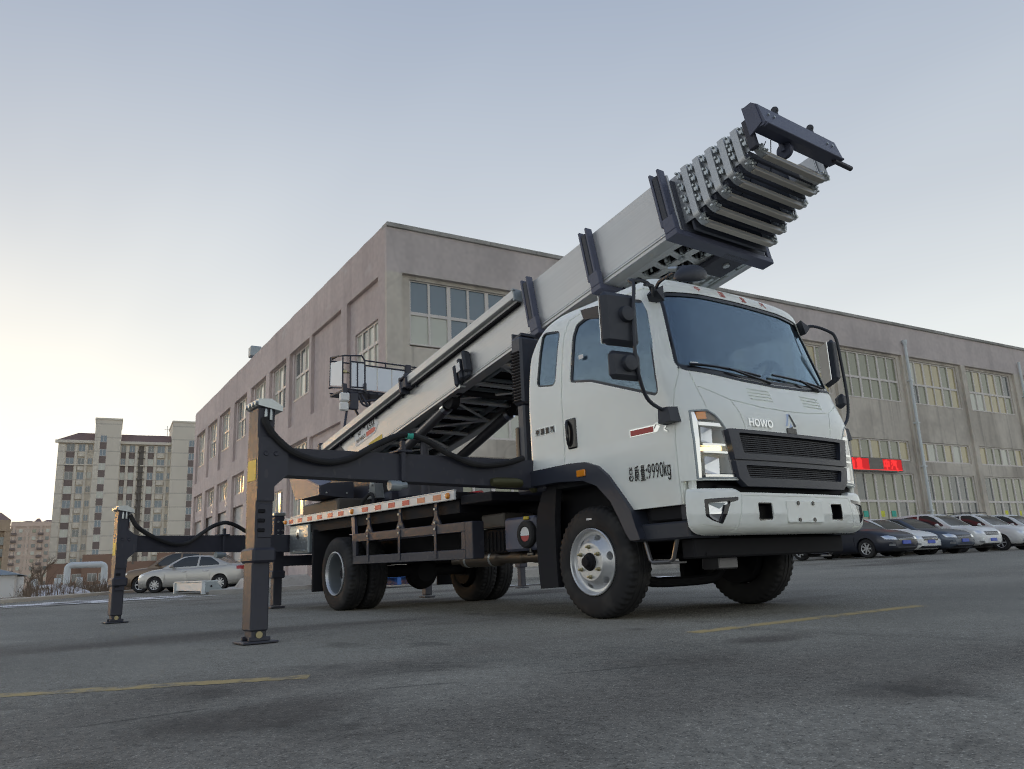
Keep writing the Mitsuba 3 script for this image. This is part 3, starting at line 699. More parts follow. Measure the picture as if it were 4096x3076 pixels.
def bare_tree(label, x, y, z, h, seed, spread=.5):
    r_ = np.random.default_rng(seed); k = thing('bare_tree', label, 'tree')
    trunk, twigs = [], []
    def grow(p, d, l, r, lev):
        q = p + d * l
        mid = (p + q) / 2 + r_.normal(0, l * .05, 3)
        (trunk if lev < 2 else twigs).append(tube(np.array([p, mid, q]), np.array([r, r * .85, r * .65]), 6 if lev < 2 else 4, cap=False))
        if lev >= 4: return
        for i in range(3 if lev else 5):
            a = r_.uniform(0, 6.28); t = r_.uniform(.45, 1.0)
            nd = d + spread * np.array([math.cos(a), math.sin(a), r_.uniform(-.1, .5)]); nd /= np.linalg.norm(nd)
            grow(p + d * l * t, nd, l * r_.uniform(.5, .75), r * .55, lev + 1)
    grow(np.array([x, y, z]), np.array([0, 0, 1.0]), h * .4, h * .02, 0)
    put(k, 'trunk', cat(*trunk), 'twig'); put(k, 'crown', cat(*twigs), 'twig', label='fine leafless branches')
for i, (az, d, h, lb) in enumerate(((174.25, 75, 3.4, 'small bare tree between the shed and the pipe arch'), (173.6, 95, 5.5, 'bare tree standing in front of the left end of the cream block'), (174.9, 88, 3.2, 'low bare tree directly behind the shed'), (163.6, 56, 3.0, 'bare shrub tree by the far end of the pink wall'))):
    q = at(az, d); bare_tree(lb, q[0], q[1], -.5 if i < 3 else 0, h, 20 + i, .7)

SH = thing('shed', 'low pale shed with a dark edged roof cut by the left edge of the photo', 'shed')
sx = at(174.94, 60); su = np.array([math.cos(math.radians(84)), math.sin(math.radians(84)), 0]); sn_ = np.array([su[1], -su[0], 0])
MS = frame([*sx, -.45], su, -sn_, ZV)
put(SH, 'wall', xf(cat(bx(-5, 0, 0, 4, -.5, 1.72, .02), bx(.001, .42, .1, 4, -.5, 1.6, 0)), MS), 'white_paint', smooth=False)
put(SH, 'roof', xf(hull([(-5.2, -.3, 1.74), (.25, -.3, 1.74), (.75, 2, 1.62), (-5.2, 4.2, 1.74), (.6, 4.2, 1.7), (-3.5, 1.5, 2.9), (-3.5, 2.5, 2.9), (-5.2, 2, 2.9)]), MS), 'box_grey', smooth=False)
put(SH, 'corner_trim', xf(bx(-.06, .06, -.03, -.001, -.5, 1.72, 0), MS), 'frame_white', smooth=False)

# the loading ramp trough and blocks in front of the pink wall
RP = thing('loading_ramp', 'white steel ramp trough lying on the asphalt in front of the silver sedan', 'ramp')
_A, _B = np.array([-25.6, 2.35]), np.array([-20.6, 1.90]); _e = (_B - _A) / np.linalg.norm(_B - _A)
MRp = frame([*_A, 0], [*_e, 0], [-_e[1], _e[0], 0] if -_e[1] * 0 + _e[0] * 1 > 0 else [_e[1], -_e[0], 0], ZV)
put(RP, 'side_plate', xf(bx(.12, 4.92, .0, .03, .10, .37, .008), MRp), 'pipe_white')
put(RP, 'deck', xf(bx(-.05, 5.05, -.04, .42, .371, .41, .008), MRp), 'pipe_white')
put(RP, 'leg', xf(bx(-.08, .10, -.06, .1, 0, .37, .01), MRp), 'pipe_white'); put(RP, 'leg', xf(bx(4.93, 5.04, -.05, .08, .01, .37, .01), MRp), 'pipe_white')
put(RP, 'back_plate', xf(bx(.12, 4.92, .36, .40, .10, .37, .008), MRp), 'pipe_white')
put(RP, 'end_plate', xf(prism([(.05, .06), (.56, .12), (.38, .37), (.05, .37)], 'x', 5.0, 5.05), MRp), 'box_grey', smooth=False, label='grey end plate of the ramp')
put(RP, 'end_bolt', xf(cyl((5.05, .22, .24), (5.08, .22, .24), .03, 10), MRp), 'chassis_black')
top('kerb_apron', prism([(-19.5, 1.75), (-19.2, 2.8), (-20.3, 5.3), (-22.5, 6.9), (-31, 7.6), (-27, 4.6), (-23.5, 3.6)], 'z', -.05, .13), 'concrete', 'low concrete apron between the ramp trough and the pink wall', 'apron', smooth=False)
top('concrete_block', hull([(-20.8, 3.2, .13), (-20.9, 5.6, .13), (-24.0, 3.9, .13), (-24.4, 6.0, .13), (-21.1, 3.4, .44), (-21.1, 5.4, .47), (-23.9, 4.1, .44), (-24.2, 5.9, .47)]), 'concrete', 'long low concrete block beside the ramp trough', 'block', smooth=False)
for i, (az, d, w, h, lb) in enumerate(((161.9, 37, .8, 1.0, 'grey metal cabinet behind the tail of the silver sedan'), (161.3, 39, 1.0, 1.3, 'taller grey metal cabinet against the pink wall'))):
    q = at(az, d); k = thing('metal_cabinet', lb, 'cabinet')
    put(k, 'body', bx(q[0] - w / 2, q[0] + w / 2, q[1] - w / 2, q[1] + w / 2, .1, h, .02), 'box_grey'); put(k, 'door', bx(q[0] + w / 2, q[0] + w / 2 + .02, q[1] - w / 2 + .05, q[1] + w / 2 - .05, .2, h - .1, .008), 'box_grey')
PL = thing('blue_pallet', 'bright blue plastic pallet lying on the ground behind the truck', 'pallet')
q = (-15.0, 5.2)
put(PL, 'deck', cat(*[bx(q[0] - .6 + .17 * i, q[0] - .6 + .17 * i + .14, q[1] - .5, q[1] + .5, .24, .27, .005) for i in range(7)]).apply_translation([0, 0, .03]), 'blue_plastic')
put(PL, 'foot', cat(*[bx(q[0] - .6, q[0] + .56, q[1] + y, q[1] + y + .12, .05, .239, .01) for y in (-.5, -.06, .38)]).apply_translation([0, 0, .03]), 'blue_plastic')

# ================================================================== THE LADDER TRUCK (x forward, y to its left, z up; front axle at x = 0)
TK = thing('ladder_truck', 'white cab ladder lift truck standing on dark steel outriggers with its silver ladder raised', 'truck')

# ---- cab shell: horizontal sections stacked up
_z = np.array([.70, .95, 1.20, 1.30, 1.42, 1.50, 1.60, 1.72, 2.0, 2.3, 2.42, 2.47, 2.52, 2.56, 2.585, 2.60])
_xc = np.array([1.185, 1.19, 1.19, 1.19, 1.185, 1.158, 1.12, 1.075, .99, .905, .872, .855, .81, .74, .62, .45])
_wz = np.array([.70, 1.0, 1.235, 1.26, 1.70, 1.9, 2.2, 2.36, 2.44, 2.50, 2.54, 2.57, 2.59, 2.60])
_w = np.array([1.04, 1.056, 1.056, 1.048, 1.05, 1.04, 1.008, .978, .952, .905, .84, .75, .63, .50])
_rz = np.array([.70, 2.08, 2.2, 2.32, 2.42, 2.48, 2.53, 2.57, 2.60])
_rx = np.array([-.68, -.68, -.665, -.61, -.52, -.43, -.33, -.2, .0])

def sec(z, off=0.0):
    xc = np.interp(z, _z, _xc) - off; w = np.interp(z, _wz, _w) - off; xr = np.interp(z, _rz, _rx) + off
    b = .20 * min(1, max(.35, (2.66 - z) / .35)) if z > 2.3 else .20
    a = .045
    rc = .07
    P = [(xr + rc - rc * math.cos(t), -w + rc - rc * math.sin(t)) for t in np.linspace(0, math.pi / 2, 6)]
    xs = xc - a - b
    P += [(xr + rc + (xs - xr - rc) * i / 26, -w) for i in range(1, 26)]
    F = []
    for t in np.linspace(0, 1, 37):
        u = 1 - (1 - t) ** 2 if False else math.sin(t * math.pi / 2)
        F.append((xc - a * u * u - b * (1 - math.sqrt(max(0, 1 - u ** 6))), w * u))
    P += [(x, -y) for x, y in F[::-1]] + F[1:]
    P += [(x, -y) for x, y in P[:31][::-1]]
    return np.array(P)

def smooth_tables():
    "sample the tables and blur them a little so the panels have no facets"
    global _z, _xc, _wz, _w, _rz, _rx
    zz = np.linspace(.70, 2.60, 153)
    def blur(v, k=5):
        q = np.pad(v, k, mode='edge'); ker = np.hanning(2 * k + 3)[1:-1]; ker /= ker.sum(); return np.convolve(q, ker, 'valid')
    a, b, c = blur(np.interp(zz, _z, _xc)), blur(np.interp(zz, _wz, _w), 2), blur(np.interp(zz, _rz, _rx))
    _z = _wz = _rz = zz; _xc, _w, _rx = a, b, c
smooth_tables()

def loft(off=0.0, z0=.70, z1=2.60, n=74):
    zs = np.concatenate([np.linspace(z0, 2.3, int(n * .62), endpoint=False), np.linspace(2.3, z1, int(n * .38))])
    R = [sec(z, off) for z in zs]; m = len(R[0])
    V = np.vstack([np.c_[r, np.full(m, z)] for r, z in zip(R, zs)]); F = []
    for i in range(len(zs) - 1):
        for j in range(m):
            k = (j + 1) % m
            F += [[i * m + j, i * m + k, (i + 1) * m + k], [i * m + j, (i + 1) * m + k, (i + 1) * m + j]]
    c0, c1 = len(V), len(V) + 1
    V = np.vstack([V, [[.2, 0, zs[0]], [.2, 0, zs[-1]]]]); L = (len(zs) - 1) * m
    for j in range(m):
        k = (j + 1) % m
        F += [[c0, k, j], [c1, L + j, L + k]]
    return mf(trimesh.Trimesh(V, np.array(F), process=False))

OUT = loft(0.0)
def shell(o1, o2):
    "skin between two offsets of the cab"
    z1 = lambda o: 2.60 - max(o, 0) * .9
    return loft(o1, .70 if o1 >= 0 else .70, z1(o1)) - loft(o2, .699, z1(o2))

WS = soft([(-.962, 1.748), (-.75, 1.728), (-.4, 1.704), (0, 1.692), (.4, 1.704), (.75, 1.728), (.962, 1.748), (.885, 2.345), (.84, 2.385), (.5, 2.412), (0, 2.418), (-.5, 2.412), (-.84, 2.385), (-.885, 2.345)], .05)
DW = soft([(-.095, 1.85), (.154, 1.805), (.664, 1.617), (.856, 1.546), (.852, 1.655), (.81, 1.975), (.755, 2.22), (.70, 2.33), (.62, 2.362), (.06, 2.372), (-.04, 2.34), (-.075, 2.25)], .035)
QW = soft([(-.535, 1.905), (-.28, 1.862), (-.245, 2.345), (-.495, 2.392)], .05)
LOW = [(-.9, .5), (-.9, 1.186), (-.12, 1.192), (.06, 1.182), (.2, 1.135), (.31, 1.05), (.44, .885), (.522, .776), (.985, .776), (.985, .93), (1.5, .93), (1.5, .5)]
low_cut = prism(LOW, 'y', -1.3, 1.3)
HL = [(-.985, 1.418), (-.86, 1.424), (-.80, 1.388), (-.76, 1.345), (-.72, 1.29), (-.69, 1.12), (-.655, .94), (-.98, .934)]
HLs = soft(HL, .012); HLm = sa.scale(HLs, -1, 1, origin=(0, 0))
GR = soft([(-.735, 1.288), (.735, 1.288), (.672, .945), (.60, .887), (-.60, .887), (-.672, .945)], .015)

body = shell(0.0, .045)
# cab floor and engine tunnel keep it closed underneath
body = body - prism(WS, 'x', .4, 1.6)
for s in (-1, 1):
    body = body - prism(DW, 'y', *((-1.3, -.8) if s < 0 else (.8, 1.3))) - prism(QW, 'y', *((-1.3, -.8) if s < 0 else (.8, 1.3)))
body = body - low_cut
# seams: door edges, roof gutter, hood panel, corner panels
def groove_y(poly_line, w=.006, depth=.012):
    g = sg.LineString(poly_line).buffer(w / 2, cap_style='flat')
    band = prism(g, 'y', -1.3, 1.3)
    return band ^ (shell(-.02, depth) ^ (bx(-1, .985, -1.3, -.9, .6, 2.45, 0) + bx(-1, .985, .9, 1.3, .6, 2.45, 0)))
def groove_x(poly_line, w=.006, depth=.012):
    g = sg.LineString(poly_line).buffer(w / 2, cap_style='flat')
    return prism(g, 'x', .6, 1.4) ^ shell(-.02, depth)
SK = shell(-.02, .012)
seam = (prism(sg.LineString([(.975, .72), (.975, 1.70), (.955, 1.80), (.855, 2.24), (.80, 2.38), (.70, 2.425), (.0, 2.435), (-.14, 2.40), (-.185, 2.28), (-.2, 2.0), (-.2, 1.15)]).buffer(.004, cap_style='flat'), 'y', -1.3, -.88)
        + prism(sg.LineString([(.975, .72), (.975, 1.70), (.955, 1.80), (.855, 2.24), (.80, 2.38), (.70, 2.425), (.0, 2.435), (-.14, 2.40), (-.185, 2.28), (-.2, 2.0), (-.2, 1.15)]).buffer(.004, cap_style='flat'), 'y', .88, 1.3)) ^ SK
hood = sum([prism(sg.LineString(l).buffer(.004, cap_style='flat'), 'x', .85, 1.4) for l in
            ([(-.86, 1.435), (-.875, 1.60), (-.88, 1.715)], [(.86, 1.435), (.875, 1.60), (.88, 1.715)], [(-.86, 1.60), (-.62, 1.51), (-.3, 1.475), (0, 1.467), (.3, 1.475), (.62, 1.51), (.86, 1.60)], [(-.62, 1.51), (-.56, 1.40), (-.53, 1.30)], [(.62, 1.51), (.56, 1.40), (.53, 1.30)])], m3.Manifold()) ^ SK
vents = sum([prism(rrect(y0, y0 + .27, z, z + .014, .006), 'x', .9, 1.4) for y0 in (-.385, .275) for z in (1.528, 1.555, 1.582, 1.609)], m3.Manifold()) ^ SK
body = body - seam - hood - vents
body = body - prism(HLs, 'x', .93, 1.5) - prism(HLm, 'x', .93, 1.5)
body = body - (prism(sa.scale(GR, .97, .94), 'x', 1.0, 1.5))
CAB = put(TK, 'cab', tm(body), 'cab_white', smooth=32, label='white painted cab shell')

def front_x(y, z, off=0.0):
    w = np.interp(z, _wz, _w) - off; xc = np.interp(z, _z, _xc) - off; u = np.minimum(.9995, np.abs(y) / w)
    b = .20 * np.minimum(1, np.maximum(.35, (2.66 - z) / .35)) if z > 2.3 else .20
    return xc - .045 * u * u - b * (1 - np.sqrt(1 - u ** 6))

def sheet(off, poly, axis, side=1, rows=44, cols=44):
    "one smooth sheet of glass lying along the cab surface inside the outline"
    x0, z0, x1, z1 = poly.bounds; V = []
    for z in np.linspace(z0 + .001, z1 - .001, rows):
        q = poly.intersection(sg.LineString([(x0 - 1, z), (x1 + 1, z)])).bounds
        for t in np.linspace(q[0], q[2], cols):
            V.append((float(front_x(t, z, off)), t, z) if axis == 'x' else (t, side * (np.interp(z, _wz, _w) - off), z))
    g = grid(range(rows), range(cols), lambda a, b: a * 0)
    m = trimesh.Trimesh(np.array(V), g.faces, process=False)
    nrm = m.face_normals.mean(0); good = nrm[0] > 0 if axis == 'x' else nrm[1] * side > 0
    return m if good else trimesh.Trimesh(m.vertices, m.faces[:, ::-1], process=False)

def skin(off, poly, axis, a0, a1, side):
    "a single sheet of glass lying along the cab surface"
    m = tm(loft(off) ^ prism(poly, axis, a0, a1))
    n = m.face_normals
    keep = n[:, 0] > .25 if axis == 'x' else (n[:, 1] * side > .6)
    c = m.triangles_center
    if axis == 'x': keep &= np.abs(n[:, 0]) > .25
    m.update_faces(keep); m.remove_unreferenced_vertices()
    return m
put(CAB, 'windshield', sheet(.016, WS, 'x'), 'cab_glass', smooth=True, label='blue tinted windscreen reflecting the sky')
for s in (-1, 1):
    ar = (-1.3, -.8) if s < 0 else (.8, 1.3)
    put(CAB, 'door_window', sheet(.016, DW, 'y', s), 'cab_glass', smooth=True)
    put(CAB, 'quarter_window', sheet(.014, QW, 'y', s), 'cab_glass', smooth=True)
    ring = (prism(DW.buffer(.003), 'y', *ar) - prism(DW.buffer(-.020), 'y', *ar)) ^ shell(.008, .03)
    put(CAB, 'window_seal', tm(ring), 'black_plastic')
    ring = (prism(QW.buffer(.002), 'y', *ar) - prism(QW.buffer(-.014), 'y', *ar)) ^ shell(.004, .03)
    put(CAB, 'window_seal', tm(ring), 'gloss_black')
ring = (prism(WS.buffer(.004), 'x', .4, 1.6) - prism(sg.Polygon(WS.buffer(-.03)), 'x', .4, 1.6)) ^ shell(.006, .03) ^ bx(.6, 1.5, -1.2, 1.2, 1.4, 2.6, 0)
put(CAB, 'windshield_seal', tm(ring), 'gloss_black', label='black border of the windscreen')

# ---- interior
put(CAB, 'dashboard', cat(rot(bx(.55, 1.0, -.95, .95, 1.42, 1.69, .06), 'y', 6, (.8, 0, 1.6)), bx(.62, .78, .22, .62, 1.66, 1.76, .03)), 'interior_dark')
put(CAB, 'back_wall', cat(bx(-.63, -.60, -.95, .95, 1.0, 2.25, .0), bx(-.6, .95, -.98, .98, 1.02, 1.06, 0), bx(-.35, .66, -.86, .86, 2.50, 2.52, 0)), 'interior_dark')
for y in (-.48, .42):
    put(CAB, 'seat', cat(rot(bx(-.32, -.20, y - .24, y + .24, 1.35, 1.98, .04), 'y', -8, (-.26, y, 1.4)), bx(-.28, .22, y - .25, y + .25, 1.25, 1.42, .05), rot(bx(-.34, -.25, y - .13, y + .13, 2.0, 2.18, .03), 'y', -8, (-.26, y, 1.4))), 'seat_grey')
ang = np.linspace(0, 2 * math.pi, 33)
wh = np.stack([.21 * np.cos(ang), .21 * np.sin(ang), 0 * ang], 1)
Rw = trimesh.transformations.rotation_matrix(math.radians(-52), [0, 1, 0]); Rw[:3, 3] = (.66, .45, 1.83)
put(CAB, 'steering_wheel', cat(tube(wh, .017, 8, cap=False).apply_transform(Rw), xf(bx(-.2, .2, -.03, .03, -.02, .01, .008), Rw), cyl((.66, .45, 1.83), (.85, .45, 1.62), .03, 8)), 'interior_dark')
put(CAB, 'sun_visor', cat(rot(bx(.70, .715, -.85, -.08, 2.22, 2.40, .005), 'y', -25, (.7, 0, 2.4)), rot(bx(.70, .715, .08, .85, 2.26, 2.40, .005), 'y', -25, (.7, 0, 2.4))), 'interior_dark')

# ---- text and badges on the cab
def on_side(meshes, x, z, y, bs, nm, label=None, parent=CAB, sm=False):
    "flat lettering facing -y, its lower left corner at (x, z)"
    return put(parent, nm, xf(cat(*meshes), frame([x, y, z], [1, 0, 0], [0, 0, 1], [0, -1, 0])), bs, smooth=sm, label=label)
h = .105; x = 0; ms = []
for ch in '总质量':
    ms.append(glyph(ch, h, .40, .0035, .62).apply_translation([x, 0, 0])); x += h * .62 * 1.0 + .013
t9 = meshkit.text_mesh(':9990kg', h * .88, .0035); t9.apply_scale([.62, 1.08, 1]); t9.apply_translation([x - .006, .006, 0]); ms.append(t9)
txt = cat(*ms); txt.apply_scale([.405 / txt.extents[0], 1, 1])
on_side([txt], .508, .975, -1.057, 'black_print', 'mass_lettering', 'black painted lettering giving the gross weight as 9990kg')
bd = [xf(bx(0, .262, 0, .068, 0, .006, .004), np.eye(4))]
on_side(bd, -.563, 1.473, -1.046, 'chrome', 'badge_plate', 'small silver badge of four characters behind the door')
on_side([tm(bx(.004 + .065 * i, .063 + .065 * i, .005, .063, .0062, .0075, 0)) for i in range(4)], -.563, 1.473, -1.046, 'box_grey', 'badge_tile')
on_side([glyph(c, .046, .7, .003, 1).apply_translation([.010 + .065 * i, .011, .0076]) for i, c in enumerate('中国重汽')], -.563, 1.473, -1.046, 'black_print', 'badge_letters')
on_side([tm(prism(soft([(0, 0), (.27, 0), (.30, .035), (.27, .055), (0, .055)], .003), 'z', 0, .005))], .545, 1.300, -1.046, 'chrome', 'side_emblem', 'red and chrome emblem strip on the door')
on_side([tm(bx(.006, .235, .006, .046, .0051, .0062, 0))], .545, 1.300, -1.046, 'red_print', 'emblem_field')
dragon = curve([(.24, .03, .004), (.27, .062, .004), (.31, .045, .004), (.335, .055, .004), (.36, .03, .004), (.34, .008, .004), (.37, -.012, .004)], 5)
on_side([tube(dragon, .008, 6)], .545, 1.300, -1.046, 'chrome', 'emblem_curl')

def conform_x(mesh, off=.0):
    "bends lettering that faces +x onto the front of the cab: mesh holds (y, z, height)"
    v = mesh.vertices.copy(); out = np.zeros_like(v)
    for i, (y, z, d) in enumerate(v):
        w = np.interp(z, _wz, _w); u = min(.999, abs(y) / w); xc = np.interp(z, _z, _xc)
        b = .20 * min(1, max(.35, (2.66 - z) / .35)) if z > 2.3 else .20
        out[i] = (xc - .045 * u * u - b * (1 - math.sqrt(1 - u ** 6)) + d + off, y, z)
    return trimesh.Trimesh(out, mesh.faces, process=False)
red = []
for ch, y in zip('中国重汽', (-.49, -.21, .055, .32)):
    g = glyph(ch, .052, .55, .003, 1.25); g.apply_translation([y - .03, 2.438, .001]); red.append(conform_x(g))
put(CAB, 'roof_lettering', cat(*red), 'red_faded', smooth=False, label='four faded red characters above the windscreen')
t = meshkit.text_mesh('HOWO', .052, .012, True); t.apply_scale([1.18, 1, 1]); t.apply_translation([-.505, 1.322, .0])
put(CAB, 'front_lettering', conform_x(t), 'chrome', smooth=False, label='raised chrome letters on the front panel')
em = [xf(hull([(-.062, 1.345, 0), (-.045, 1.345, 0), (-.008, 1.445, 0), (-.018, 1.445, 0), (-.055, 1.35, .014), (-.013, 1.44, .014)]), np.eye(4)),
      xf(hull([(.062, 1.345, 0), (.042, 1.345, 0), (-.006, 1.445, 0), (.006, 1.445, 0), (.053, 1.35, .014), (.002, 1.44, .014)]), np.eye(4)),
      xf(hull([(-.02, 1.335, 0), (.03, 1.335, 0), (.005, 1.375, 0), (.005, 1.345, .016)]), np.eye(4))]
put(CAB, 'front_emblem', conform_x(cat(*em)), 'chrome', smooth=False, label='chrome triangular emblem over the grille')
put(CAB, 'emblem_base', conform_x(tm(bx(-.060, .058, 1.29, 1.333, 0, .010, .003))), 'gloss_black', smooth=False)
st = conform_x(trimesh.Trimesh(*trimesh.creation.triangulate_polygon(sg.box(-.83, 1.775, -.76, 1.80), engine='earcut')) if False else tm(bx(-.83, -.765, 1.775, 1.80, -.010, -.0085, 0)))
put(CAB, 'sticker', st, 'sticker_white', smooth=False)
put(CAB, 'sticker', tm(bx(.02, .075, -1.033, -1.031, 2.02, 2.055, 0)), 'sticker_white', smooth=False)

# ---- lamps
def lamp(sgn):
    P = HLs if sgn < 0 else HLm
    f = lambda y0, y1: (y0, y1) if sgn < 0 else (-y1, -y0)
    L = put(CAB, 'headlight', tm(((prism(P.buffer(-.002), 'x', .90, 1.5) - prism(P.buffer(-.012), 'x', .99, 1.5)) ^ loft(-.002)) + (prism(P.buffer(-.003), 'x', .93, .98))), 'box_grey', smooth=False, label='large clear headlight on the right front corner' if sgn < 0 else 'clear headlight on the far front corner')
    q = lambda n, m, b, sm=30, **k: put(CAB, n, m, b, smooth=sm, **k)
    C = lambda poly, o1, o2: tm(prism(sg.Polygon(poly) if sgn < 0 else sa.scale(sg.Polygon(poly), -1, 1, origin=(0, 0)), 'x', .90, 1.5) ^ shell(o1, o2))
    q('headlight_trim', cat(C([(-.975, .95), (-.945, .945), (-.935, 1.34), (-.95, 1.41), (-.978, 1.412)], .004, .05), C([(-.93, 1.335), (-.77, 1.325), (-.755, 1.30), (-.93, 1.31)], .006, .05), C([(-.92, 1.17), (-.745, 1.165), (-.74, 1.18), (-.92, 1.185)], .004, .07), C([(-.92, 1.118), (-.73, 1.112), (-.726, 1.127), (-.92, 1.133)], .004, .07), C([(-.92, .952), (-.69, .952), (-.685, .968), (-.92, .97)], .004, .06)), 'chrome')
    q('turn_signal', C([(-.935, 1.352), (-.87, 1.356), (-.87, 1.406), (-.935, 1.404)], .005, .04), 'amber_lens', label='amber turn signal in the headlight')
    q('turn_signal', C([(-.862, 1.352), (-.79, 1.345), (-.80, 1.375), (-.86, 1.404)], .012, .04), 'bronze_pipe')
    bowl = []
    for (y, z, ry, rz) in ((-.855, 1.245, .065, .058), (-.825, 1.035, .085, .065)):
        b_ = lathe([(.20, -.075), (.45, -.070), (.80, -.040), (1.28, 0)], 4, 'x').apply_transform(trimesh.transformations.rotation_matrix(math.radians(42), [1, 0, 0])); v = b_.vertices * np.array([-1, ry, rz]); v[:, 0] = -np.abs(v[:, 0]); b_ = trimesh.Trimesh(v, b_.faces, process=False)
        b_.apply_translation([1.085, y * (1 if sgn < 0 else -1), z]); bowl.append(b_)
        pass
    q('reflector', cat(*bowl), 'lamp_chrome', False)
    if sgn < 0:
        k = number(CAB + '__running_light')
        pts = [C([(-.90 + .037 * i, 1.136), (-.875 + .037 * i, 1.136), (-.872 + .037 * i, 1.164), (-.897 + .037 * i, 1.164)], .02, .05) for i in range(4)]
        scene[k] = mikit.ply(cat(*pts), 'amber_lens', smooth=False, emitter={'type': 'area', 'radiance': {'type': 'rgb', 'value': [.085, .072, .034]}})
        labels[k] = {'label': 'row of lit pale yellow running lights'}
    q('headlight_lens', sheet(.002, P.buffer(-.004), 'x', 1, 24, 24), 'lamp_glass', True)
lamp(-1); lamp(1)

# ---- grille
gr = (prism(GR, 'x', .95, 1.5) ^ shell(-.022, .03))
up = soft([(-.635, 1.262), (.635, 1.262), (.60, 1.118), (-.60, 1.118)], .012); lo = soft([(-.60, 1.035), (.60, 1.035), (.565, .948), (-.565, .948)], .012)
gr = gr - prism(up, 'x', .9, 1.6) - prism(lo, 'x', .9, 1.6) - (prism(sg.LineString([(-.74, 1.068), (.74, 1.068)]).buffer(.006), 'x', .9, 1.6) ^ shell(-.04, -.006))
GRL = put(TK, 'grille', tm(gr), 'grille_plastic', smooth=28, label='dark grey front grille with two sunken mesh panels')
mesh_bars = []
for P, z0, z1 in ((up, 1.118, 1.262), (lo, .948, 1.035)):
    mesh_bars.append(tm(prism(P.buffer(.006), 'x', .9, 1.6) ^ shell(.012, .03)))
put(GRL, 'mesh_panel', cat(*mesh_bars), 'chassis_black', smooth=False)
slats = [tm(prism(P, 'x', .9, 1.6) ^ prism(sg.box(-.7, z, .7, z + .006), 'x', .9, 1.6) ^ shell(.004, .014)) for P, z0, z1 in ((up, 1.118, 1.262), (lo, .948, 1.035)) for z in np.arange(z0 + .008, z1 - .006, .0145)]
put(GRL, 'slat', cat(*slats), 'black_plastic', smooth=False, kind='stuff', label='fine horizontal mesh bars of the grille')
put(TK, 'front_core', cat(bx(.25, 1.05, -.93, .93, .60, .945, .02), bx(.98, 1.10, -.80, .80, .60, .90, .01), bx(.62, .97, -.99, .99, .68, .80, .01)), 'chassis_black')
put(TK, 'corner_bracket', cat(bx(1.0, 1.05, -1.0, -.955, .80, .95, .01), bx(1.0, 1.05, .955, 1.0, .80, .95, .01)), 'cab_white')

# ---- bumper
bz = np.array([.562, .575, .60, .63, .70, .80, .845, .862, .875]); bxc = np.array([1.115, 1.155, 1.185, 1.20, 1.212, 1.206, 1.20, 1.195, 1.18])
def bsec(z, off):
    xc = np.interp(z, bz, bxc) - off; w = np.interp(z, [.562, .58, .62, .80, .875], [1.035, 1.062, 1.082, 1.085, 1.075]) - off
    F = []
    for t in np.linspace(0, 1, 41):
        u = math.sin(t * math.pi / 2); F.append((xc - .05 * u * u - .20 * (1 - math.sqrt(max(0, 1 - u ** 6))), w * u))
    P = [(x, -y) for x, y in F[::-1]] + F[1:]
    return np.array([(.8, -w)] + P + [(.8, w)])
def bloft(off, z0, z1, n=26):
    zs = np.linspace(z0, z1, n); R = [bsec(z, off) for z in zs]; m = len(R[0])
    V = np.vstack([np.c_[r, np.full(m, z)] for r, z in zip(R, zs)]); F = []
    for i in range(n - 1):
        for j in range(m):
            k = (j + 1) % m; F += [[i * m + j, i * m + k, (i + 1) * m + k], [i * m + j, (i + 1) * m + k, (i + 1) * m + j]]
    c0, c1 = len(V), len(V) + 1; V = np.vstack([V, [[.9, 0, zs[0]], [.9, 0, zs[-1]]]]); L = (n - 1) * m
    for j in range(m):
        k = (j + 1) % m; F += [[c0, k, j], [c1, L + j, L + k]]
    return mf(trimesh.Trimesh(V, np.array(F), process=False))
bu = bloft(0, .562, .875) - bloft(.05, .60, .95)
top_ = [(-1.3, .874), (-.715, .874), (-.665, .845), (.665, .845), (.715, .874), (1.3, .874), (1.3, .4), (-1.3, .4)]
bu = bu ^ prism(top_, 'x', .5, 1.5)
bu = bu - bx(.5, 1.025, -1.3, 1.3, .4, 1, 0)
bu = bu - bx(.9, 1.04, -1.3, -1.0, .3, .752, 0) if False else bu
FG = [(-.968, .80), (-.69, .814), (-.703, .79), (-.772, .777), (-.795, .736), (-.85, .632), (-.93, .66), (-.972, .69)]
FGs = soft(FG, .008); FGm = sa.scale(FGs, -1, 1, origin=(0, 0))
tow = [rrect(y - .078, y + .078, .657, .777, .018) for y in (-.435, .45)]
for P in [FGs, FGm] + tow: bu = bu - prism(P, 'x', .98, 1.5)
BSK = bloft(-.02, .562, .875) - bloft(.008, .555, .9)
gl = [[(-.66, .83), (-.668, .79), (-.69, .70), (-.715, .605), (-.76, .57)], [(.66, .83), (.668, .79), (.69, .70), (.715, .605), (.76, .57)], [(-1.0, .635), (-.86, .612), (-.72, .602)], [(1.0, .635), (.86, .612), (.72, .602)], [(-.64, .822), (.64, .822)]]
bu = bu - (sum([prism(sg.LineString(l).buffer(.0035), 'x', .9, 1.5) for l in gl], m3.Manifold()) ^ BSK)
bu = bu - bx(1.195, 1.3, -.205, .235, .638, .792, 0) ^ (bloft(-.05, .562, .875)) if False else bu
BM = put(TK, 'bumper', tm(bu), 'cab_white', smooth=32, label='white front bumper with fog lamp recesses and two square openings')
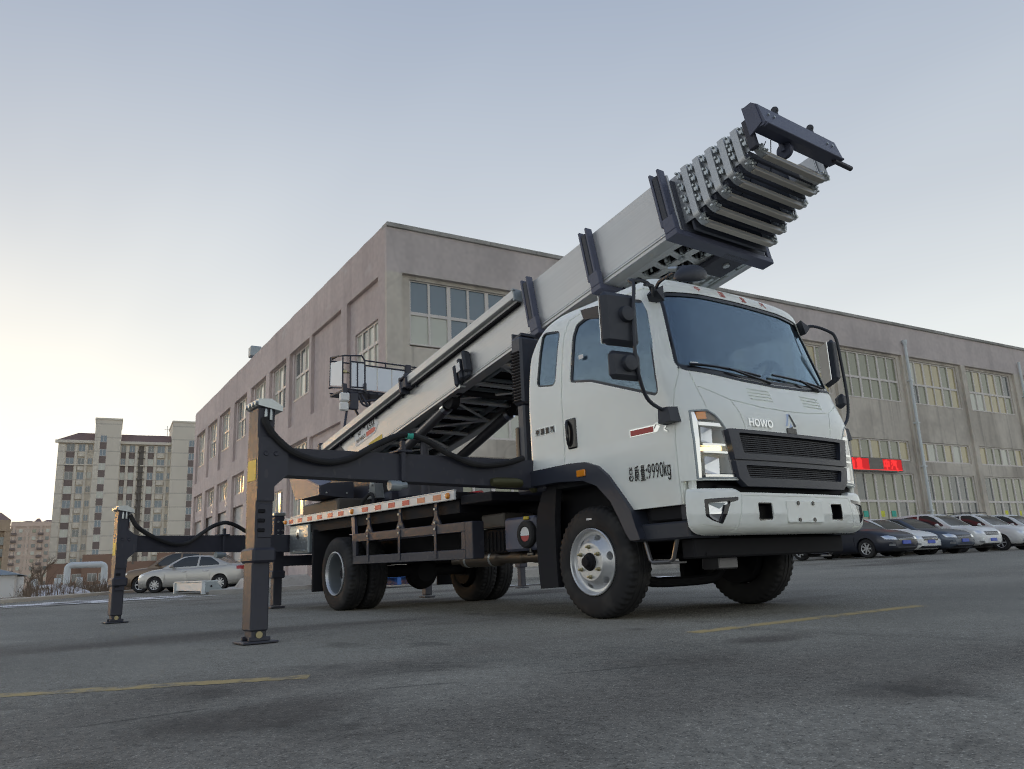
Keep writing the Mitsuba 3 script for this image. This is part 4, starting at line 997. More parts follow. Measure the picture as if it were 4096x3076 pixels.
for s, P in ((-1, FGs), (1, FGm)):
    put(BM, 'fog_bezel', tm((prism(P.buffer(.001), 'x', .95, 1.5) ^ (bloft(.0, .562, .875) - bloft(.012, .555, .9))) - prism(sa.translate(sa.scale(P, .62, .78), -.028 * (1 if s < 0 else -1), -.008), 'x', .9, 1.5)), 'gloss_black', smooth=False)
    put(BM, 'fog_lamp', tm(prism(sa.translate(sa.scale(P, .64, .80), -.028 * (1 if s < 0 else -1), -.008), 'x', .95, 1.5) ^ (bloft(.014, .562, .875) - bloft(.03, .555, .9))), 'lamp_chrome', smooth=False, label='faceted fog lamp')
    put(BM, 'fog_facet', tm(prism(sg.Polygon([(s * .93, .70), (s * .84, .72), (s * .87, .665)]), 'x', .95, 1.5) ^ (bloft(.010, .562, .875) - bloft(.016, .555, .9))), 'chrome', smooth=False); put(BM, 'fog_facet', tm(prism(sg.Polygon([(s * .945, .775), (s * .80, .775), (s * .86, .735)]), 'x', .95, 1.5) ^ (bloft(.010, .562, .875) - bloft(.016, .555, .9))), 'box_grey', smooth=False)
put(BM, 'opening_liner', cat(*[(prism(P.buffer(.004), 'x', 1.10, 1.195) - prism(P.buffer(-.006), 'x', 1.115, 1.25)) for P in tow]), 'gloss_black', smooth=False)
put(BM, 'plate_ledge', cat(bx(1.19, 1.222, -.20, .235, .636, .644, .002), bx(1.200, 1.2165, -.205, .24, .645, .790, .003)), 'cab_white')
put(BM, 'plate_bolt', cat(*[lathe([(0, 0), (.016, 0), (.016, .006), (0, .006)], 10, 'x').apply_scale([-1, 1, 1]).apply_translation([1.217, y, z]) for y in (-.07, .115) for z in (.655, .775)]), 'gloss_black')
put(TK, 'under_beam', cat(bx(.82, .935, -.915, .915, .415, .555, .012), bx(.935, .942, -.80, -.60, .43, .45, 0)), 'chassis_black', label='black underrun beam below the bumper')

# ---- mirrors, handles, wipers
MIR = {-1: dict(arm=[(.80, .95, 2.36), (.86, 1.08, 2.40), (.93, 1.33, 2.345), (.995, 1.36, 2.28), (1.005, 1.40, 2.05), (1.0, 1.40, 1.72), (.955, 1.28, 1.50), (.955, 1.12, 1.42), (.95, 1.05, 1.40)], head=(.935, 1.47, 2.03), wide=(.935, 1.45, 1.705), turn=-8),
       1: dict(arm=[(.80, .93, 2.36), (.86, 1.02, 2.38), (.92, 1.15, 2.34), (.95, 1.21, 2.28), (.955, 1.235, 2.1), (.96, 1.25, 1.75), (.955, 1.22, 1.56), (.955, 1.12, 1.46), (.95, 1.05, 1.42)], head=(.90, 1.145, 2.04), wide=(.93, 1.19, 1.70), turn=48)}
for s in (-1, 1):
    Q = MIR[s]; X, Yh, Zh = Q['head']; Xw, Yw, Zw = Q['wide']
    MRR = put(TK, 'mirror_arm', tube(curve([(x, s * y, z) for x, y, z in Q['arm']], 6), .0135, 8), 'black_plastic', label='black tubular mirror arm')
    put(MRR, 'mirror_head', rot(bx(-.04, .04, -.15, .15, -.19, .19, .035), 'z', Q['turn']).translate([X, s * Yh, Zh]), 'black_plastic', label='large black rear view mirror')
    put(MRR, 'wide_mirror', rot(bx(-.035, .035, *((-.13, .13) if s < 0 else (-.07, .07)), *((-.10, .10) if s < 0 else (-.06, .06)), .03), 'z', Q['turn']).translate([Xw, s * Yw, Zw]), 'black_plastic', label='small black wide angle mirror')
    Rz = trimesh.transformations.rotation_matrix(math.radians(Q['turn']), [0, 0, 1]); Rz[:3, 3] = (X, s * Yh, Zh)
    Rw_ = trimesh.transformations.rotation_matrix(math.radians(Q['turn']), [0, 0, 1]); Rw_[:3, 3] = (Xw, s * Yw, Zw)
    boss = lathe([(0, 0), (.06, 0), (.052, .035), (0, .042)], 20, 'x').apply_scale([-1, 1, 1]).apply_translation([.038, .03, .03])
    put(MRR, 'pivot_boss', boss.copy().apply_transform(Rz), 'black_plastic')
    if s < 0: put(MRR, 'pivot_boss', boss.copy().apply_translation([-.004, -.02, -.02]).apply_transform(Rw_), 'black_plastic')
    put(MRR, 'mirror_glass', xf(bx(-.046, -.0405, -.13, .13, -.17, .17, .0), Rz), 'chrome')
    put(MRR, 'lower_bracket', hull([(.90, s * 1.03, 1.33), (1.02, s * 1.02, 1.34), (.90, s * 1.03, 1.45), (1.0, s * 1.02, 1.45), (.92, s * 1.15, 1.33), (1.02, s * 1.13, 1.34), (.92, s * 1.14, 1.44), (1.0, s * 1.13, 1.44)]), 'black_plastic', smooth=False)
    put(MRR, 'upper_bracket', hull([(.74, s * .93, 2.29), (.86, s * .90, 2.29), (.74, s * .92, 2.40), (.84, s * .88, 2.42), (.78, s * 1.0, 2.34), (.86, s * .98, 2.36)]), 'black_plastic', smooth=False)
    put(CAB, 'door_handle', cat(bx(-.15, -.04, s * 1.052 - .012, s * 1.052 + .012, 1.31, 1.555, .012)), 'gloss_black', label='black door handle recess')
    put(CAB, 'handle_bar', tube(curve([(-.135, s * 1.062, 1.54), (-.118, s * 1.085, 1.50), (-.112, s * 1.088, 1.42), (-.115, s * 1.08, 1.36), (-.12, s * 1.064, 1.335)], 5), .014, 8), 'gloss_black')
# front blind spot mirror
BS = put(TK, 'mirror_arm', cat(tube(curve([(.80, -.93, 2.38), (.88, -.96, 2.42), (1.05, -1.04, 2.40), (1.22, -1.12, 2.375)], 5), .013, 8), tube(curve([(.80, -.96, 2.33), (.9, -1.06, 2.36), (.95, -1.2, 2.33)], 4), .012, 8)), 'black_plastic', label='black arm of the front view mirror')
bs = trimesh.creation.icosphere(subdivisions=3, radius=1.0); v = bs.vertices.copy(); v[:, 2] = np.where(v[:, 2] < 0, v[:, 2] * .35, v[:, 2])
v = v * np.array([.085, .155, .085]); bs = trimesh.Trimesh(v, bs.faces, process=False)
Rm = trimesh.transformations.euler_matrix(math.radians(18), math.radians(25), math.radians(8)); Rm[:3, 3] = (1.25, -1.06, 2.315)
put(BS, 'mirror_head', bs.apply_transform(Rm), 'black_plastic', label='oval black mirror over the windscreen corner')
put(BS, 'neck', tube([(1.16, -1.13, 2.38), (1.24, -1.11, 2.365), (1.28, -1.06, 2.35)], [.018, .03, .035], 10), 'black_plastic'); put(BS, 'clamp', tube([(1.15, -1.16, 2.385), (1.21, -1.14, 2.372)], .02, 8), 'zinc')
put(CAB, 'rain_visor', hull([(.15, -1.0, 2.40), (.40, -1.0, 2.37), (.15, -1.10, 2.39), (.40, -1.11, 2.36), (.17, -1.09, 2.31), (.38, -1.10, 2.26), (.2, -1.02, 2.32), (.38, -1.02, 2.27)]), 'black_plastic', smooth=40, label='black deflector shell above the door window')
def wiper(y0, y1, yp):
    f = lambda y, z: (np.interp(z, _z, _xc) - .045 * (abs(y) / 1.04) ** 2 - .20 * (1 - math.sqrt(1 - min(.99, abs(y) / 1.04) ** 6)) + .012, y, z)
    a = [f(y, z) for y, z in zip(np.linspace(y0, y1, 7), np.linspace(1.775, 1.745, 7) + np.array([0, .004, .006, .007, .006, .004, 0]))]
    return cat(tube(np.array(a), .010, 6), tube(np.array([f(yp, 1.70), f((yp + (y0 + y1) / 2) / 2, 1.725) + np.array([.012, 0, 0]), f((y0 + y1) / 2, 1.765) + np.array([.014, 0, 0])]), [.012, .010, .007], 6))
put(CAB, 'wiper', wiper(-.86, -.15, -.05), 'gloss_black'); put(CAB, 'wiper', wiper(.02, .72, .62), 'gloss_black')
put(CAB, 'cowl', tm(prism([(-.95, 1.748), (-.4, 1.70), (0, 1.688), (.4, 1.70), (.95, 1.748), (.9, 1.725), (.4, 1.678), (0, 1.665), (-.4, 1.678), (-.9, 1.725)], 'x', .7, 1.3) ^ shell(-.004, .012)), 'black_plastic', smooth=False)

# ---- fenders, steps, flaps, chassis
for s in (-1, 1):
    outer = [(-.73, 1.075), (-.70, 1.15), (-.655, 1.187), (-.118, 1.191), (.06, 1.181), (.20, 1.134), (.31, 1.049), (.44, .884), (.522, .775), (.56, .66), (.60, .56)]
    inner = [(.50, .56), (.455, .62), (.402, .722), (.324, .853), (.186, .983), (.033, 1.04), (-.279, 1.062), (-.52, 1.062), (-.70, 1.06)]
    P = soft(outer + inner, .008)
    put(TK, 'fender', prism(P, 'y', *sorted((s * 1.085, s * .80))), 'grille_plastic', smooth=28, label='dark grey plastic wheel arch')
    put(TK, 'wheel_well', cat(bx(-.70, .5, *sorted((s * .80, s * .58)), .55, 1.07, .0), bx(-.62, .45, *sorted((s * .79, s * 1.0)), 1.07, 1.16, 0)), 'chassis_black')
    put(TK, 'step_panel', cat(bx(.44, 1.0, *sorted((s * 1.02, s * .70)), .55, .668, .012), bx(.93, 1.0, *sorted((s * 1.015, s * .75)), .668, .80, .01), bx(.55, .93, *sorted((s * .93, s * .70)), .668, .78, .0)), 'black_plastic', label='black step sill below the door')
    put(TK, 'foot_step', cat(tube(np.array([(.535, s * .97, .56), (.575, s * .97, .42), (.60, s * .97, .40), (.76, s * .97, .40), (.79, s * .97, .42), (.845, s * .97, .56)]), .016, 8), bx(.59, .78, *sorted((s * .98, s * .82)), .386, .402, .004), tube(np.array([(.60, s * .95, .405), (.78, s * .95, .405)]),   .012, 8)), 'steel_grey', label='silver foot step hanging below the cab')
put(CAB, 'side_marker', cat(bx(-.025, .075, -1.097, -1.083, 1.072, 1.125, .005)), 'amber_lens', label='orange side marker on the wheel arch')
fl = [(-.565, 1.05), (-.40, 1.04), (-.44, .80), (-.45, .5), (-.442, .236), (-.67, .226), (-.685, .35), (-.70, .66), (-.66, .88)]
for s in (-1, 1):
    put(TK, 'mudflap', prism(fl, 'y', *sorted((s * .99, s * .93))), 'flap_black', smooth=False)
    put(TK, 'mudflap', bx(-.66, -.60, *sorted((s * .93, s * .70)), .24, .95, .01), 'flap_black')
    put(TK, 'mudflap', cat(bx(-5.06, -5.02, *sorted((s * 1.16, s * .66)), .215, .98, .008)), 'flap_black', label='black rubber mudflap behind the rear wheel')
    put(TK, 'mud_guard', cat(hull([(-5.06, s * 1.10, .95), (-5.02, s * 1.10, .95), (-4.8, s * 1.10, 1.02), (-3.95, s * 1.10, 1.02), (-5.06, s * .66, .95), (-4.8, s * .66, 1.02), (-3.95, s * .66, 1.02), (-3.9, s * 1.1, .99), (-3.9, s * .66, .99)])), 'chassis_black', smooth=False)
rails = [bx(-6.35, .95, s * .42 - .04, s * .42 + .04, .58, .80, .01) for s in (-1, 1)]
cross = [bx(x, x + .12, -.40, .40, .60, .78, .01) for x in (-6.3, -5.4, -3.4, -2.4, -1.4, -.5, .8)]
put(TK, 'chassis_frame', cat(*rails, *cross, bx(-.55, .85, -.42, .42, .42, 1.05, .05), bx(-1.6, -.5, -.22, .22, .40, .74, .04), bx(-3.4, -1.6, -.10, .10, .48, .62, .02)), 'chassis_black')
put(TK, 'axle', cat(cyl((-4.335, -.9, .425), (-4.335, .9, .425), .075, 14), lathe([(0, -.14), (.12, -.13), (.20, -.06), (.215, 0), (.2, .06), (.12, .13), (0, .14)], 24, 'x').apply_translation([-4.335, 0, .40]), bx(-.75, .75, -.48, -.41, .42, .46, .01), bx(-.75, .75, .41, .48, .42, .46, .01), bx(-5.0, -3.7, -.55, -.46, .50, .58, .01), bx(-5.0, -3.7, .46, .55, .50, .58, .01)), 'chassis_black', label='black axles and leaf springs')
put(TK, 'front_axle', tube(curve([(0, -.72, .42), (0, -.60, .39), (0, -.47, .29), (0, -.36, .245), (0, 0, .235), (0, .36, .245), (0, .47, .29), (0, .60, .39), (0, .72, .42)], 5), .042, 10), 'chassis_black', label='dropped black front axle beam')
put(TK, 'brake_drum', cat(*[cyl((0, s * .70, .425), (0, s * .884, .425), .238, 32) for s in (-1, 1)], *[cyl((-4.335, s * .62, .425), (-4.335, s * .86, .425), .20, 28) for s in (-1, 1)]), 'chassis_black')
put(TK, 'oil_pan', cat(bx(.55, .72, -.40, -.18,   .33, .42, .01)), 'steel_grey', label='grey plate hanging behind the step')

# ---- wheels
def tyre(seg=96, w=.235, R=.425):
    hw = w / 2
    prof = [(.246, -hw + .012), (.262, -hw), (.30, -hw - .006), (.345, -hw - .008), (.385, -hw + .002), (.402, -hw + .010), (.412, -hw + .016), (.420, -hw + .028), (.424, -hw + .045), (.425, -.055), (.4185, -.05), (.4185, -.042), (.425, -.037), (.425, -.006), (.4185, -.002), (.4185, .006), (.425, .01), (.425, .04), (.4185, .045), (.4185, .053), (.425, .058), (.424, hw - .045), (.420, hw - .028), (.412, hw - .016), (.402, hw - .010), (.385, hw - .002), (.345, hw + .008), (.30, hw + .006), (.262, hw), (.246, hw - .012)]
    V = []
    for i in range(seg * 2):
        a = i * math.pi / seg; block = (i // 2) % 2
        for k, (r, y) in enumerate(prof):
            rr = r * R / .425
            if not block and (4 <= k <= 9 or 20 <= k <= 25): rr -= .010 if k not in (4, 25) else .003
            ph = .018 if 10 <= k <= 19 else 0
            V.append([rr * math.cos(a + ph), y, rr * math.sin(a + ph)])
    n = len(prof); F = []
    for i in range(seg * 2):
        j = (i + 1) % (seg * 2)
        for k in range(n - 1):
            F += [[i * n + k, j * n + k + 1, j * n + k], [i * n + k, i * n + k + 1, j * n + k + 1]]
    m = trimesh.Trimesh(np.array(V), np.array(F), process=False)
    if m.face_normals[0] @ np.array([0, -1, 0]) < -.99: pass
    return m
TYRE = mikit.ply(tyre(), 'rubber', smooth=35)
# rims, outer face towards -y; the tyre centre plane is y = 0
FR_RIM = lathe([(.250, -.118), (.254, -.126), (.246, -.130), (.236, -.122), (.232, -.100), (.224, -.094), (.206, -.092), (.176, -.112), (.152, -.138), (.136, -.146), (.10, -.148), (.098, -.14), (.0, -.14)], 64, 'y')
FR_RIM.vertices[:, 1] *= -1; FR_RIM = trimesh.Trimesh(FR_RIM.vertices, FR_RIM.faces[:, ::-1], process=False)
def rim_front():
    out = mf(lathe([(0, .02), (.244, .02), (.250, .118), (.254, .126), (.246, .130), (.236, .122), (.232, .100), (.224, .094), (.206, .092), (.176, .112), (.152, .138), (.136, .146), (0, .146)], 72, 'y'))
    for i in range(6):
        a = math.radians(60 * i + 30)
        out = out - tm_to(hole_oval(.168, a))
    return tm(out)
def hole_oval(r, a):
    p = sa.translate(sa.rotate(sg.Point(0, 0).buffer(1, quad_segs=8), 0), 0, 0); p = sa.scale(p, .020, .034); p = sa.translate(p, .176, 0); p = sa.rotate(p, math.degrees(a), origin=(0, 0))
    return p
def tm_to(p): return prism(p, 'y', -.3, .3)
RIMF = tm(mf(trimesh.creation.cylinder(radius=.01, height=.01))) if False else rim_front()
RIMF_PLY = mikit.ply(RIMF, 'wheel_silver', smooth=30)
RIMR = lathe([(.250, -.118), (.254, -.126), (.246, -.130), (.236, -.122), (.230, -.095), (.222, -.07), (.214, .04), (.19, .055), (.10, .062), (.06, .058), (0, .058)], 64, 'y')
RIMR_PLY = None
def wheel(x, y, z, s, kind, n_t=1):
    k = number(TK + '__wheel')
    M = frame([x, y, z], [1, 0, 0], [0, 1, 0], [0, 0, 1])
    flip = np.diag([1, -1, 1, 1.0]) if s > 0 else np.eye(4)
    scene[k + '__tyre'] = {**TYRE, 'to_world': T(M)}
    if n_t == 2: scene[k + '__tyre_001'] = {**TYRE, 'to_world': T(frame([x, y - s * .262, z], [1, 0, 0], [0, 1, 0], [0, 0, 1]))}
    def add(nm, mesh, b, sm=30): scene[number(k + '__' + nm)] = mikit.ply(xf(mesh, M @ flip), b, smooth=sm)
    return k, add
def lathe_out(prof, seg=40):
    "radius, distance outward (towards -y)"
    m = lathe([(r, h) for r, h in prof], seg, 'y')
    v = m.vertices.copy()
    return m
ym = -.8875
for s in (-1, 1):
    k, add = wheel(0, s * .8875, .425, s, 'front')
    if s < 0:
        def P(prof, seg=48):
            m = lathe(prof, seg, 'z'); v = m.vertices; return trimesh.Trimesh(np.c_[v[:, 0], -v[:, 2], v[:, 1]], m.faces, process=False)
    rim = mf(P([(0, .0), (.243, .0), (.250, .118), (.254, .126), (.247, .131), (.238, .124), (.233, .100), (.225, .092), (.208, .090), (.180, .108), (.154, .136), (.140, .145), (0, .145)], 72))
    for i in range(6):
        p = sg.Point(0, 0).buffer(1, quad_segs=8); p = sa.translate(sa.scale(p, .019, .033), .186, 0); p = sa.rotate(p, 60 * i + 12, origin=(0, 0))
        rim = rim - prism(p, 'y', -.3, -.03)
    add('rim', tm(rim), 'wheel_silver', 25)
    add('hub', P([(0, .146), (.068, .146), (.068, .150), (.060, .155), (.056, .172), (.040, .178), (.036, .20), (.0, .203)], 32), 'chassis_black')
    for i in range(6):
        a = math.radians(60 * i + 30)
        add('wheel_nut', cat(P([(0, .144), (.018, .144), (.016, .156), (.010, .158), (.010, .178), (0, .18)], 6)).apply_translation([.112 * math.cos(a), 0, .112 * math.sin(a)]), 'brass', False)
    add('balance_mark', xf(bx(-.03, .03, -.128, -.126, .315, .33, 0), np.eye(4)), 'sticker_white', False) if s < 0 else None
    k, add = wheel(-4.335, s * 1.052, .425, s, 'rear', 2)
    add('rim', P([(.250, -.1), (.250, .118), (.254, .126), (.246, .130), (.238, .122), (.232, .100)], 64), 'wheel_silver', 30)
    add('dish', P([(.232, .100), (.226, .092), (.222, .06), (.214, -.05), (.20, -.065), (.12, -.075), (0, -.075)], 64), 'wheel_grey', 30)
    add('hub', P([(0, -.07), (.105, -.07), (.10, -.02), (.075, -.01), (.07, .02), (.04, .03), (0, .03)], 24), 'chassis_black')
    for i in range(10):
        a = math.radians(36 * i)
        add('wheel_nut', P([(0, -.075), (.014, -.075), (.012, -.045), (0, -.045)], 6).apply_translation([.14 * math.cos(a), 0, .14 * math.sin(a)]), 'chassis_black', False)
for k in [q for q in list(scene) if q.startswith(TK + '__wheel')]: pass

# ---- deck behind the cab; it rises a little towards the rear
DK = trimesh.transformations.rotation_matrix(math.radians(.52), [0, 1, 0], [-1.7, 0, 1.1])
dk = lambda *m: xf(cat(*m), DK)
FB = put(TK, 'flatbed', dk(bx(-6.0, -1.68, -1.14, 1.14, 1.055, 1.125, .006), bx(-1.68, -1.17, -1.10, 1.10, 1.0, 1.085, .006), bx(-5.95, -1.7, -1.1, 1.1, .93, 1.05, .0)), 'chassis_black', label='dark flat deck behind the cab')
for s in (-1, 1):
    put(FB, 'side_rail', dk(bx(-6.0, -1.68, *sorted((s * 1.145, s * 1.17)), 1.05, 1.137, .006)), 'white_paint', label='white side rail with red and orange reflective blocks')
    for x in (-1.989, -2.297, -2.607, -2.916, -3.226, -3.543, -4.178, -4.484, -4.805, -5.116, -5.439, -5.749):
        put(FB, 'reflective_block', dk(bx(x - .074, x + .074, *sorted((s * 1.171, s * 1.173)), 1.068, 1.120, 0)), 'pale_orange' if x > -2.4 else 'red_paint', smooth=False)
    for x in (-1.784, -3.863, -5.93):
        q = lathe([(0, 0), (.03, 0), (.03, .012), (.022, .024), (0, .028)], 16, 'z'); v = q.vertices; q = trimesh.Trimesh(np.c_[v[:, 0], -v[:, 2] * 1.0, v[:, 1]] * np.array([1, 1, 1]), q.faces, process=False)
        if s > 0: q = trimesh.Trimesh(q.vertices * np.array([1, -1, 1]), q.faces[:, ::-1], process=False)
        put(FB, 'marker_light', dk(q.apply_translation([x, s * 1.172, 1.094])), 'amber_lens')
put(FB, 'edge_profile', dk(bx(-6.0, -1.68, -1.172, -1.14, 1.1375, 1.146, .002)), 'aluminium')
SG = put(TK, 'side_guard', cat(*[dk(*m) for m in ([bx(-3.895, -1.545, -1.15, -1.12, .748, .838, .004), bx(-3.895, -1.545, -1.15, -1.12, .500, .590, .004)] + [bx(a, b, -1.15, -1.12, .5905, .7475, .003) for a, b in ((-3.895, -3.81), (-1.61, -1.545))] + [bx(x - .022, x + .022, -1.158, -1.1505, .52, .83, .002) for x in (-3.505, -2.785, -2.06)],)]), 'dark_steel', label='dark steel side guard frame below the deck')
put(SG, 'end_box', dk(bx(-1.544, -1.42, -1.15, -1.02, .50, .838, .006)), 'dark_steel')
for x in (-3.505, -2.785, -2.06):
    put(SG, 'hanger', dk(prism([(x - .09, .839), (x + .09, .839), (x + .03, .92), (x + .022, 1.05), (x - .022, 1.05), (x - .03, .92)], 'y', -1.145, -1.128)), 'dark_steel', smooth=False)
    put(SG, 'bolt', dk(*[cyl((x, -1.165, z), (x, -1.14, z), .012, 8) for z in (.99, .86, .80)]), 'zinc')
put(TK, 'mudguard_brace', dk(hull([(-3.98, -1.13, 1.04), (-3.90, -1.13, 1.04), (-3.98, -1.09, 1.04), (-3.90, -1.09, 1.04), (-3.93, -1.13, .62), (-3.86, -1.13, .62), (-3.93, -1.09, .62), (-3.86, -1.09, .62)])), 'navy_steel', smooth=False, label='bluish steel brace ahead of the rear wheel')
TB = put(TK, 'toolbox', dk(bx(-5.885, -5.235, -1.13, -.72, .665, 1.045, .012)), 'box_grey', label='grey metal toolbox under the deck')
put(TB, 'door', dk(bx(-5.865, -5.255, -1.138, -1.1305, .69, 1.025, .004), *[rot(bx(x - .016, x + .016, -1.141, -1.1385, z - .004, z + .004, .001), 'y', 45 if (i + j) % 2 else -45, (x, -1.139, z)) for i, x in enumerate(np.arange(-5.84, -5.27, .055)) for j, z in enumerate(np.arange(.71, 1.01, .05))]), 'zinc', smooth=False, label='patterned metal toolbox door')
put(TB, 'latch', dk(prism(rrect(-5.60, -5.51, .86, .98, .03), 'y', -1.15, -1.1385)), 'chrome'); put(TB, 'latch_grip', dk(bx(-5.575, -5.535, -1.158, -1.151, .875, .94, .004)), 'gloss_black')
put(TB, 'hinge', dk(cyl((-5.78, -1.145, .70), (-5.70, -1.145, .70), .012, 8), cyl((-5.42, -1.145, .70), (-5.34, -1.145, .70), .012, 8)), 'zinc')

# boxes, air filter, exhaust between cab and rear axle
FT = put(TK, 'filter_box', bx(-1.21, -.76, -.95, -.55, .545, .838, .02), 'navy_steel', label='dark box with a round cap behind the front wheel')
def disc(prof, x, y, z, seg=32):
    m = lathe(prof, seg, 'z'); v = m.vertices; return trimesh.Trimesh(np.c_[v[:, 0] + x, -v[:, 2] + y, v[:, 1] + z], m.faces, process=False)
put(FT, 'round_cap', disc([(0, 0), (.118, 0), (.118, .03), (.105, .045), (.070, .046), (.068, .036), (0, .036)], -.857, -.95, .682), 'rubber')
cap = sg.Point(0, 0).buffer(.062, quad_segs=12)
lab = lambda g, b, n: put(FT, n, prism(sa.translate(g, -.857, .682), 'y', -.9885, -.9865), b, smooth=False)
lab(cap.intersection(sg.box(-1, -.012, 1, 1)), 'sticker_white', 'cap_label'); lab(cap.intersection(sg.box(-1, -1, 1, -.013)), 'red_print', 'cap_label')
put(FT, 'yellow_tag', bx(-.90, -.83, -.97, -.95, .805, .835, .006), 'yellow_paint'); put(FT, 'drain_tap', cat(cyl((-.85, -.93, .50), (-.85, -.93, .56), .02, 8), bx(-.88, -.80, -.96, -.92, .50, .53, .008)), 'gloss_black')
put(TK, 'battery_cover', bx(-1.64, -1.27, -.90, -.55, .768, .90, .012), 'brown_box', label='brownish cover plate behind the side guard')
put(TK, 'battery_box', cat(bx(-1.62, -1.29, -.86, -.55, .54, .766, .01), *[bx(-1.60 + .06 * i, -1.575 + .06 * i, -.868, -.861, .56, .74, .0) for i in range(5)]), 'chassis_black')
ex = [(0, -.40), (.05, -.40), (.066, -.37), (.070, -.33), (.070, .22), (.064, .25), (.048, .28), (.048, .42), (.056, .43), (.056, .60), (.048, .61), (.048, .74), (.056, .75), (.056, .92), (.045, .95), (.045, 1.2), (0, 1.2)]
EX = put(TK, 'exhaust', lathe(ex, 28, 'z').apply_transform(frame([-1.72, -.80, .495], [0, 1, 0], [0, 0, 1], [1, 0, 0])), 'bronze_pipe', label='brownish metal exhaust muffler')
put(EX, 'tail_pipe', tube([(-2.1, -.80, .495), (-2.2, -.82, .49), (-2.24, -.86, .485)], .03, 12), 'bronze_pipe'); put(EX, 'clamp', cat(*[cyl((x, -.80, .495), (x + .03, -.80, .495), .073, 24) for x in (-2.02, -1.6)]), 'zinc')
AT = put(TK, 'air_tank', cat(lathe([(0, -.3), (.06, -.29), (.09, -.26), (.09, .26), (.06, .29), (0, .3)], 24, 'x').apply_translation([-1.25, -.45, .93])), 'chassis_black')
SN = put(TK, 'air_intake', cat(bx(-.93, -.78, -1.0, -.78, 1.82, 2.44, .02), bx(-.90, -.80, -.98, -.82, 1.28, 1.82, .015), rot(bx(-.95, -.80, -.97, -.80, 2.44, 2.47, .005), 'y', -14, (-.86, 0, 2.45)), bx(-.95, -.93, -.97, -.80, 2.36, 2.50, .004)), 'grille_plastic', label='tall dark air intake with louvres behind the cab')
put(SN, 'louvre', cat(*[rot(bx(-.915, -.795, -1.012, -1.0, z, z + .016, .003), 'x', 30, (0, -1.005, z)) for z in np.arange(1.84, 2.30, .028)]), 'chassis_black')
put(SN, 'bracket', cat(bx(-.92, -.88, -1.0, -.9, 1.25, 1.62, .01), bx(-.86, -.78, -.99, -.86, 1.20, 1.28, .02)), 'bronze_pipe')

